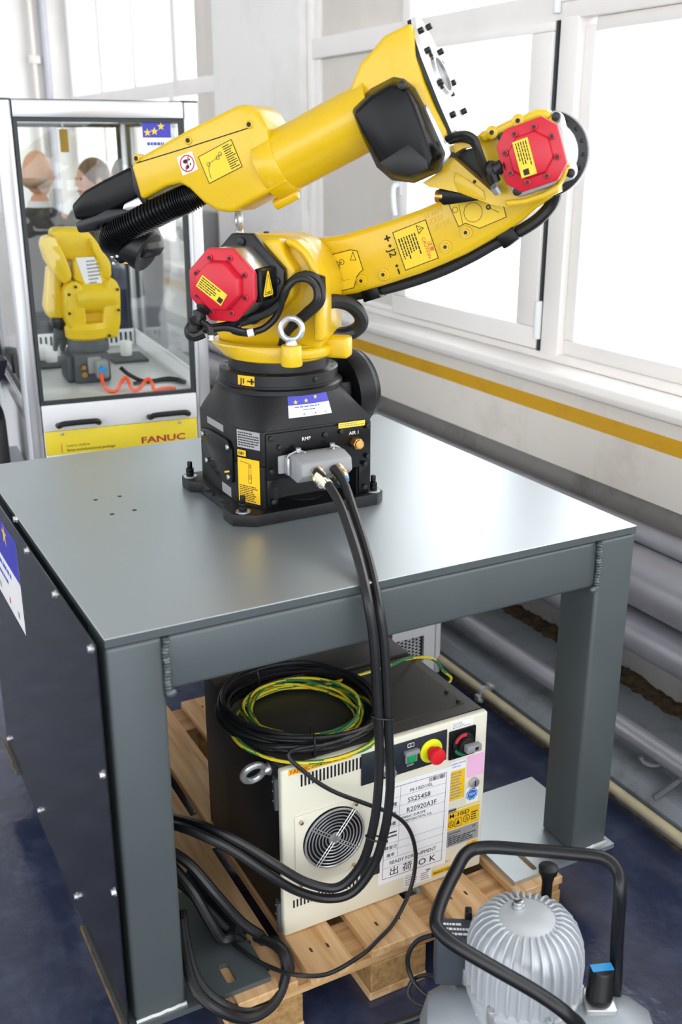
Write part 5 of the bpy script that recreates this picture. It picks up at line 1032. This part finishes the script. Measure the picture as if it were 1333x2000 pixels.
g = mg(); g.lathe([(.072, 1.11), (.08, 1.118), (.082, 1.15), (.07, 1.17)], (uc, .41, 0), seg=32)
part('turret_bowl', g, YEL2, MR)
ear = [(0.2579,1.1186),(0.2266,1.1392),(0.2132,1.1954),(0.2156,1.2863),(0.2325,1.3162),(0.26,1.3221),(0.2819,1.3012),(0.2815,1.2282),(0.2865,1.154),(0.2991,1.1252)]
g = mg(); ol_ = [(p[0], p[1]) for p in ear]
g.prism([(0.2427,1.1121),(0.2134,1.177),(0.2125,1.2503),(0.2159,1.2899),(0.2325,1.3162),(0.26,1.3221),(0.2803,1.3049),(0.2829,1.2465),(0.2877,1.1688)], .36, .47, FXZ, .012, seg=3)
g.prism([(0.3953,1.1094),(0.4086,1.1651),(0.4138,1.2395),(0.4152,1.2856),(0.4026,1.3192),(0.3811,1.3293),(0.3614,1.312),(0.3544,1.2427),(0.3389,1.16),(0.2829,1.1542),(0.283,1.1094)], .36, .47, FXZ, .012, seg=3); part('turret_ears', g, YEL2, MR)
g = mg(); g.prism([(0.2645,1.2974),(0.4091,1.2978),(0.4035,1.1119),(0.2492,1.1127)], .4, .47, FXZ, .01); part('turret_web', g, YEL2, MR)
q = [(0.2547,1.2571),(0.3983,1.2588)]
g = mg(); g.cyl((q[0][0], .41, q[0][1]), (q[1][0], .41, q[1][1]), .058, seg=32, bev=.006); part('shoulder_drum', g, YEL2, MR)
g = mg(); g.prism([(0.2573,1.3961),(0.3516,1.3988),(0.3853,1.3196),(0.4012,1.2925),(0.3795,1.2407),(0.2904,1.2454),(0.2789,1.305),(0.2546,1.3255)], .385, .5, FXZ, .012, seg=3); ua_ = part('upper_arm', g, YEL2, MR)
st_ = [(0.2669,1.4019),(0.3324,1.4031),(0.3648,1.2723),(0.3053,1.268)]
g = mg(); g.prism(st_, .3835, .3845, FXZ); wp = part('paper_sheet', g, STK_W, ua_)
g = mg(); F, w, h = qframe((st_[3][0], .3835, st_[3][1]), (st_[2][0], .3835, st_[2][1]), (st_[0][0], .3835, st_[0][1]), (0, -1, 0), .0003); g.M = ML @ F; g.greek(w * .1, w * .85, h * .08, h * .92, 9, None, .0003, 4); part('print', g, LGRY, wp)
g = mg(); g.prism([(0.1955,1.4714),(0.2009,1.4965),(0.2205,1.5021),(0.3168,1.4995),(0.3465,1.4636),(0.37,1.4275),(0.387,1.3879),(0.353,1.3761),(0.2744,1.3792),(0.2302,1.3939)], .42, .54, FXZ, .014, seg=3); eh = part('elbow_housing', g, YEL2, MR)
g = mg(); g.prism([(0.1513,1.448),(0.1599,1.4727),(0.1838,1.4814),(0.2048,1.4694),(0.2235,1.4299),(0.2387,1.3849),(0.2482,1.3462),(0.2444,1.3239),(0.2239,1.3105),(0.2073,1.3178),(0.1877,1.3488),(0.1632,1.3943)], .375, .47, FXZ, .014, seg=3); part('elbow_lobe', g, YEL2, MR)
g = mg(); g.prism([(0.3234,1.4673),(0.3452,1.4558),(0.3715,1.4146),(0.3919,1.3784),(0.3912,1.3329),(0.3756,1.3193),(0.3563,1.3266),(0.3473,1.3802),(0.3272,1.4323)], .38, .47, FXZ, .012, seg=3); part('elbow_lobe', g, YEL2, MR)
g = mg(); g.prism([(0.1771,1.3696),(0.1651,1.2975),(0.1512,1.2248),(0.162,1.1833),(0.2205,1.1798),(0.2295,1.2204),(0.2158,1.2951),(0.2291,1.3219)], .44, .53, FXZ, .012, seg=3); part('forearm', g, YEL2, MR)
g = mg(); g.prism([(0.1742,1.1812),(0.2219,1.1783),(0.2227,1.1443),(0.2033,1.1342),(0.1749,1.1474)], .45, .52, FXZ, .005); part('wrist', g, RUBD, MR)
g = mg(); g.prism([(0.1832,1.1415),(0.2238,1.139),(0.2243,1.1009),(0.2129,1.0557),(0.198,1.0568),(0.1973,1.0913),(0.1832,1.0579),(0.1721,1.0587)], .46, .5, FXZ, .003); part('gripper', g, DGREY, MR)
for p in [(0.2289,1.2769),(0.2545,1.3027),(0.225,1.2097),(0.4021,1.2125),(0.4036,1.2864),(0.3265,1.1237),(0.3618,1.1214)]:
    g = mg(); g.cyl((p[0], .365, p[1]), (p[0], .352, p[1]), .005, seg=10); part('screw', g, RUBD, MR)
def cell_cable(name, label, pts, r, m, cat='cable', mats=None):
    o = thing(name, label, cat, (.2574, 1.8524, ZT), math.radians(-5.28)); pts = [(p[0], p[1], max(p[2], ZT + r + .001)) for p in pts]; g = G(ML); g.tube(pts, r, 8, sm=6, mats=mats); part('sheath', g, m, o)
cell_cable('air_hose', 'orange coiled air hose lying on the plate of the glass cell', [(0.3058,0.26,1.0167),(0.2974,0.2,0.9807),(0.3029,0.13,0.9651),(0.3263,0.1,0.973),(0.3502,0.1,1.0074),(0.3649,0.1,1.0134),(0.3771,0.1,0.9796),(0.3879,0.09,0.9569),(0.4072,0.09,0.9754),(0.4269,0.09,0.9994),(0.4418,0.09,1.0054),(0.4532,0.09,0.9825),(0.4525,0.07,0.9573),(0.4845,0.08,0.9635),(0.5137,0.08,0.9572),(0.5229,0.06,0.9458)], .0065, ORNG, 'hose')
cell_cable('cell_cable', 'thick black cable running across the plate of the glass cell to its right corner', [(0.3725,0.24,1.0228),(0.4057,0.24,0.9919),(0.454,0.21,0.9712),(0.5218,0.22,0.9578),(0.5637,0.2,0.9393),(0.5828,0.15,0.929)], .0075, RUBD)
cell_cable('cell_cable', 'black cable lying behind the orange hose in the glass cell', [(0.4087,0.2,0.9695),(0.4841,0.22,0.9629),(0.5456,0.24,0.9518),(0.5769,0.2,0.9343)], .007, RUBD)
cell_cable('earth_lead', 'thin green earth lead along the right corner of the cell plate', [(0.5125,0.26,0.9621),(0.5575,0.25,0.9488),(0.5782,0.22,0.9339),(0.581,0.18,0.9266)], .003, GREEN)
# sensor hanging from the roof of the cell
o = thing('hanging_tag', 'small brown box hanging from a bracket under the cell roof', 'box', (.2574, 1.8524, 0), math.radians(-5.28)); q = [(0.3077,1.8383),(0.3176,1.7565)]
g = G(); g.box((q[0][0] - .004, .74, q[1][1]), (q[1][0] + .014, .77, q[0][1]), .003); part('case', g, mat('brown plastic', '#B58A2A', .5), o); g = G(); g.cyl((q[0][0] + .008, .755, q[0][1]), (q[0][0] + .008, .755, HC - .013), .003, seg=8); part('bracket', g, ALU, o)

# teach pendant hanging at the left of the cell, and navy cloth
TP = thing('teach_pendant', 'black teach pendant with a red stop button hanging left of the glass cell', 'pendant', (.2574, 1.8524, 0), math.radians(-5.28))
pq = [(0.4546,0.7902),(-0.5493,1.0417),(-0.4568,0.9273),(0.3449,0.7206),(0.0408,0.8608)]
FP2 = frame((-.05, 0, 0), (0, 1, 0), (0, 0, 1), (-1, 0, 0))
g = G(); g.prism([(.1, .66), (.14, .9), (.2, .925), (.4, .9), (.42, .66)], 0, .05, FP2, .012); part('pendant_body', g, RUBD, TP)
g = G(); g.prism([(.24, .66), (.3, .84), (.36, .84), (.36, .66)], .05, .056, FP2, .004); part('pendant_face', g, GREYP, TP)
g = G(); g.cyl((-.1, .32, .87), (-.125, .32, .87), .022, seg=18, bev=.003); part('stop_button', g, REDB, TP)
g = G(); g.tube([(-.07, .15, .93), (-.08, .25, .955), (-.08, .4, .95), (-.07, .5, .9)], .014, 8); part('pendant_handle', g, RUBD, TP)
g = G(); g.box((-.052, .14, .7), (-.0, .4, .73)); part('hanger', g, ALU, TP)
NC = thing('navy_cloth', 'dark navy cloth corner hanging at the left edge beside the glass cell', 'cloth', (.2574, 1.8524, 0), math.radians(-5.28))
n0 = [(0.3434,1.0861),(0.0276,1.1194),(0.2339,1.0248),(0.4113,0.9713),(1.4049,0.7368),(1.4318,0.919)]
g = G(); g.prism([(p[0], p[1]) for p in n0], 0, .03, frame((-.03, 0, 0), (0, 1, 0), (0, 0, 1), (-1, 0, 0)), .008); part('fabric', g, NAVY, NC)

# ------------------------------------------------------------------ people beyond the cell
def skin_mesh(name, verts, edges, radii, m, parent, root=0, sub=2):
    me = bpy.data.meshes.new(name); me.from_pydata([Vector(v) for v in verts], edges, []); me.materials.append(m)
    o = bpy.data.objects.new(name, me); COL.objects.link(o); o.parent = parent
    o.modifiers.new('skin', 'SKIN'); sv = me.skin_vertices
    sv = me.skin_vertices[0].data if len(me.skin_vertices) else me.attributes.new('skin', 'FLOAT', 'POINT')
    for i, r in enumerate(radii):
        r = r if hasattr(r, '__len__') else (r, r); sv[i].radius = r; sv[i].use_root = (i == root)
    s_ = o.modifiers.new('sub', 'SUBSURF'); s_.levels = sub; s_.render_levels = sub
    return o
def person(label, u, v, h, rz, jacket, hair, shirt=True):
    P = Matrix.Translation((.2574, 1.8524, 0)) @ Matrix.Rotation(math.radians(-5.28), 4, 'Z') @ Vector((u, v, 0))
    o = thing('person', label, 'person', P, rz); k = h / 1.78
    S_ = lambda L: [tuple(c * k for c in p) for p in L]; R = lambda L: [tuple(c * k for c in r) if hasattr(r, '__len__') else r * k for r in L]
    # local: faces +y
    V = [(0, 0, .95), (0, 0, 1.15), (0, 0, 1.38), (0, .01, 1.5), (0, .015, 1.58)]; E = [(0, 1), (1, 2), (2, 3), (3, 4)]; r = [.12, .12, (.13, .1), .05, .05]
    for s_ in (-1, 1):
        b = len(V); V += [(s_ * .17, 0, 1.42), (s_ * .21, .0, 1.14), (s_ * .2, .09, .9), (s_ * .2, .11, .8)]; E += [(2, b), (b, b + 1), (b + 1, b + 2), (b + 2, b + 3)]; r += [.055, .042, .03, .02]
        b = len(V); V += [(s_ * .09, 0, .88), (s_ * .1, .01, .48), (s_ * .1, 0, .09), (s_ * .1, .12, .04)]; E += [(0, b), (b, b + 1), (b + 1, b + 2), (b + 2, b + 3)]; r += [.08, .055, .04, .03]
    body = skin_mesh('body', S_(V), E, R(r), SKIN, o)
    g = G(); hc = Vector((0, .02, 1.672)) * k
    g.ball(hc, (.076 * k, .096 * k, .112 * k), seg=24, rings=16); g.ball(hc + Vector((0, .03, -.06)) * k, (.056 * k, .062 * k, .062 * k), seg=18)
    g.prism([(-.014 * k, 0), (.014 * k, 0), (.006 * k, .045 * k), (-.006 * k, .045 * k)], 0, .022 * k, frame(hc + Vector((0, .088, -.035)) * k, (1, 0, 0), (0, 0, 1), (0, 1, 0)), .004 * k)
    for s_ in (-1, 1): g.ball(hc + Vector((s_ * .078, -.005, -.012)) * k, (.012 * k, .02 * k, .032 * k))
    hd = part('head', g, SKIN, o)
    g = G()
    for s_ in (-1, 1): g.ball(hc + Vector((s_ * .03, .088, .008)) * k, (.012 * k, .008 * k, .008 * k))
    part('eyes', g, RUBD, hd); g = G(); g.ball(hc + Vector((0, .09, -.062)) * k, (.024 * k, .008 * k, .006 * k)); part('mouth', g, mat('lips', '#B06A5C', .5), hd)
    for s_ in (-1, 1):
        base = Vector((s_ * .2, .115, .79)) * k
        for f_, (dx, L_) in enumerate(((-.024, .068), (-.008, .078), (.008, .074), (.022, .06))):
            g = G(); g.tube([base + Vector((dx * .7, 0, .01)) * k, base + Vector((dx, .008, -.03)) * k, base + Vector((dx, .012, -.03 - L_ * .6)) * k, base + Vector((dx, .002, -.03 - L_)) * k], .0085 * k, 8, sm=3); part('finger', g, SKIN, o)
        g = G(); g.tube([base + Vector((-s_ * .02, .01, .01)) * k, base + Vector((-s_ * .04, .03, -.02)) * k, base + Vector((-s_ * .042, .035, -.05)) * k], .0095 * k, 8, sm=3); part('thumb', g, SKIN, o)
    el = lambda rx, ry, z, cy=0, cx=0: [((cx + rx * math.cos(2 * PI * j / 24)) * k, (cy + ry * math.sin(2 * PI * j / 24)) * k, z * k) for j in range(24)]
    g = G(); g.loft([el(.185, .135, .82), el(.18, .13, .95), el(.165, .12, 1.1), el(.185, .13, 1.28), el(.2, .125, 1.38), el(.17, .11, 1.44), el(.09, .08, 1.485), el(.065, .065, 1.5)])
    for s_ in (-1, 1): g.tube([(s_ * .15 * k, 0, 1.42 * k), (s_ * .215 * k, 0, 1.37 * k), (s_ * .235 * k, 0, 1.14 * k), (s_ * .22 * k, .07 * k, .95 * k), (s_ * .21 * k, .1 * k, .83 * k)], .06 * k, 14, sm=4, rf=lambda i, n: (.075 - .027 * i / n) * k)
    part('jacket', g, jacket, o)
    g = G(); g.loft([el(.14, .12, .8), el(.17, .13, .9), el(.165, .12, 1.0)])
    for s_ in (-1, 1): g.loft([el(.065, .075, .06, 0, s_ * .1), el(.075, .08, .45, .005, s_ * .1), el(.1, .11, .86, 0, s_ * .085)])
    part('trousers', g, TROUS, o)
    for s_ in (-1, 1):
        g = G(); g.loft([[((s_ * .1 + .045 * math.cos(a)) * k, (.04 + .14 * math.sin(a)) * k * sc, z * k) for a in [2 * PI * j / 16 for j in range(16)]] for z, sc in ((0.002, 1), (.03, 1), (.07, .75))]); part('shoe', g, RUBD, o)
    g = G(); g.lathe([(.066 * k, 1.475 * k), (.062 * k, 1.525 * k), (.058 * k, 1.53 * k)], (0, .008, 0), seg=20); part('collar', g, SHIRT if shirt else jacket, o)
    g = G()
    if hair == 'full':
        g.ball(hc + Vector((0, -.012, .022)) * k, (.086 * k, .1 * k, .108 * k), seg=22, rings=14); g.ball(hc + Vector((0, -.05, -.05)) * k, (.08 * k, .06 * k, .1 * k), seg=18)
        part('hair', g, HAIR, o)
    elif hair == 'rim':
        g.ball(hc + Vector((0, -.02, -.045)) * k, (.079 * k, .09 * k, .04 * k), seg=22, rings=12); part('hair', g, mat('grey short hair', '#a5846c', .7, var=.2, vs=60), o)
    return o
person('bald man in a dark suit seen from behind through the glass cell', .4, 2.3, 1.755, math.radians(-30), SUIT, 'rim')
person('person with brown hair in dark clothes standing right of the bald man', .785, 2.78, 1.7, math.radians(100), SUIT, 'full')
person('person in navy clothes standing behind the right rear post of the glass cell', .8, 1.85, 1.72, math.radians(60), NAVY, 'full', False)

# ------------------------------------------------------------------ compressor in the foreground
CP = thing('air_compressor', 'small grey air compressor with finned dome and black tube handle in the foreground', 'compressor', (.69, -.38, 0))
gk = lambda: G(Matrix.Translation((-.69, .38, 0)))
cx, cy = .668, -.352; ct = .405
prof = [(.0, ct), (.05, ct), (.058, ct - .003), (.075, ct - .012), (.09, ct - .03), (.099, ct - .055), (.102, ct - .09), (.102, ct - .15)]
g = gk(); g.lathe([(.102, ct - .16)] + prof[::-1], (cx, cy, 0), seg=56); dm = part('motor_dome', g, CGREY, CP)
for k in range(32):
    a = 2 * PI * k / 32 + .05; c, s_ = math.cos(a), math.sin(a); g = gk()
    oprof = [(.052, ct + .001), (.066, ct + .003), (.084, ct - .006), (.1, ct - .026), (.11, ct - .055), (.113, ct - .09), (.112, ct - .145), (.1, ct - .15), (.098, ct - .06), (.088, ct - .03), (.07, ct - .012)]
    g.prism(oprof, -.0024, .0024, frame((cx, cy, 0), (c, s_, 0), (0, 0, 1), (-s_, c, 0)), .0012, seg=1); part('cooling_fin', g, CGREY, dm)
bq = [(0.6702,-0.3203,0.408)][0]
g = gk(); g.cyl((bq[0], bq[1], ct - .002), (bq[0], bq[1], ct + .006), .012, seg=20, bev=.002); g.cyl((bq[0], bq[1], ct + .006), (bq[0], bq[1], ct + .013), .0105, seg=8, bev=.0015); tb_ = part('dome_plug', g, SIL, dm)
g = gk(); g.box((bq[0] - .0085, bq[1] - .0012, ct + .0128), (bq[0] + .0085, bq[1] + .0012, ct + .0135)); part('plug_slot', g, LBLK, tb_)
g = gk(); g.lathe([(.09, .17), (.095, .175), (.105, .235), (.11, .24), (.11, .25), (.1, .255)], (cx, cy, 0), seg=48); part('motor_flange', g, CGREY, CP)
for k in range(6):
    a = k * PI / 3 + .35; g = gk(); g.cyl((cx + .108 * math.cos(a), cy + .108 * math.sin(a), .225), (cx + .108 * math.cos(a), cy + .108 * math.sin(a), .262), .0085, seg=12, bev=.001); part('flange_bolt', g, STEEL, CP)
g = gk(); g.lathe([(.088, .1), (.092, .11), (.092, .17)], (cx, cy, 0), seg=40); part('motor_body', g, CGREY, CP)
g = gk(); g.lathe([(.03, -.23), (.075, -.215), (.095, -.18), (.1, -.15), (.1, .15), (.095, .18), (.075, .215), (.03, .23)], (.69, -.38, .115), (.83, -.56, 0), 36); part('air_tank', g, TANKM, CP)
g = gk()
for sx in (-.16, .16):
    for sy in (-.09, .09):
        p = Vector((.69, -.38, 0)) + Vector((.83, -.56, 0)) * sx + Vector((.56, .83, 0)) * sy; g.cyl((p.x, p.y, 0), (p.x, p.y, .035), .016, seg=14); g.cyl((p.x, p.y, .035), (p.x, p.y, .1), .009, seg=10)
part('rubber_feet', g, RUBD, CP)
hp = [(.86, -.41, .1)] + [(0.8401,-0.4257,0.22),(0.8292,-0.4269,0.35),(0.8223,-0.428,0.455),(0.8322,-0.4058,0.488),(0.8213,-0.3768,0.5),(0.7793,-0.3408,0.5),(0.709,-0.2895,0.5),(0.6439,-0.2461,0.5),(0.6025,-0.2403,0.498),(0.555,-0.2695,0.49),(0.504,-0.3058,0.478),(0.4715,-0.3359,0.468),(0.464,-0.3578,0.462),(0.4778,-0.3899,0.45),(0.5238,-0.4357,0.42),(0.5886,-0.4867,0.375),(0.6284,-0.5254,0.34),(0.6676,-0.5282,0.27)] + [(.66, -.56, .12)]
g = gk(); g.tube(hp, .0128, 14, sm=6); part('tube_handle', g, BLKM, CP)
q = [(0.8053,-0.2449,0.37)][0]; g = gk(); g.lathe([(.011, .25), (.011, .36), (.013, .365), (.0135, .377), (.019, .38), (.02, .393), (.015, .396)], (q[0], q[1], 0), seg=24); part('intake_filter', g, RUBD, CP)
# regulator
q = [(0.7896,-0.4346,0.3)][0]
g = gk(); g.lathe([(.024, .225), (.0255, .228), (.0255, .24), (.0235, .243), (.0235, .296), (.021, .3)], (q[0], q[1], 0), seg=28); kb = part('regulator_knob', g, RUBD, CP)
g = gk(); g.box((q[0] - .021, q[1] - .009, .2995), (q[0] + .021, q[1] + .009, .3012), 0, F=Matrix.Translation((q[0], q[1], 0)) @ Matrix.Rotation(-.35, 4, 'Z') @ Matrix.Translation((-q[0], -q[1], 0))); part('blue_stripe', g, BLUEP, kb)
g = gk(); g.box((q[0] - .03, q[1] - .03, .14), (q[0] + .03, q[1] + .03, .225), .004, F=Matrix.Translation((q[0], q[1], 0)) @ Matrix.Rotation(-.5, 4, 'Z') @ Matrix.Translation((-q[0], -q[1], 0))); part('regulator_block', g, SIL, CP)
g = gk(); g.cyl((q[0] - .012, q[1] - .026, .2), (q[0] - .02, q[1] - .045, .2), .009, seg=12); part('brass_outlet', g, NICK, CP)
# pressure switch box and fittings
q = [(0.5806,-0.2454,0.33)][0]
FS_ = Matrix.Translation((q[0], q[1], 0)) @ Matrix.Rotation(-.55, 4, 'Z')
g = G(Matrix.Translation((-.69, .38, 0)) @ FS_); g.box((-.04, -.03, .215), (.045, .035, .33), .008, seg=3); sw = part('pressure_switch', g, mat('slate plastic', '#3c434c', .5), CP)
g = G(Matrix.Translation((-.69, .38, 0)) @ FS_); g.greek(-.03, .03, -.02, .02, 3, None, .3306, 4); part('print', g, LWHT, sw)
g = G(Matrix.Translation((-.69, .38, 0)) @ FS_); g.box((.02, .03, .32), (.034, .05, .345), .003); part('switch_knob', g, RUBD, sw)
g = G(Matrix.Translation((-.69, .38, 0)) @ FS_); g.cyl((0, 0, .17), (0, 0, .215), .014, seg=14); part('switch_stem', g, SIL, sw)
q = [(0.5518,-0.2663,0.17),(0.5366,-0.2722,0.15)]; g = gk(); g.cyl(q[0], q[1], .008, seg=8); g.cyl(q[0], Vector(q[0]) + (Vector(q[0]) - Vector(q[1])) * .6, .011, seg=6); part('brass_valve', g, BRASS, CP)
g = gk(); g.tube([(0.5749,-0.3414,0.2),(0.5924,-0.3406,0.22),(0.6231,-0.3555,0.23),(0.6376,-0.3846,0.23),(0.6295,-0.4135,0.22),(0.613,-0.4368,0.2)], .011, 10, rf=lambda i, n: .0105 + .0006 * (i % 2)); part('braided_hose', g, STEEL, CP)
cable('compressor_lead', 'thin black lead looping out from the compressor switch box', [(0.5524,-0.2096,0.3),(0.5341,-0.181,0.27),(0.5208,-0.169,0.23),(0.5219,-0.1749,0.19),(0.5281,-0.2011,0.17),(0.5443,-0.2373,0.165),(0.579,-0.2585,0.17)], .005)
cable('compressor_lead', 'second thin lead curling low beside the compressor switch box', [(0.5918,-0.2578,0.17),(0.5519,-0.2451,0.15),(0.5209,-0.2082,0.14),(0.513,-0.1851,0.15),(0.528,-0.1778,0.17),(0.5458,-0.1954,0.19),(0.5544,-0.2197,0.2)], .0045)
cable('plug_cable', 'thick black plug cable running from the compressor to the lower picture edge', [(0.6172,-0.2526,0.18),(0.5888,-0.2447,0.16),(0.5493,-0.2309,0.14),(0.5144,-0.2195,0.12),(0.4737,-0.1978,0.1),(0.4345,-0.1625,0.06)], .0085)
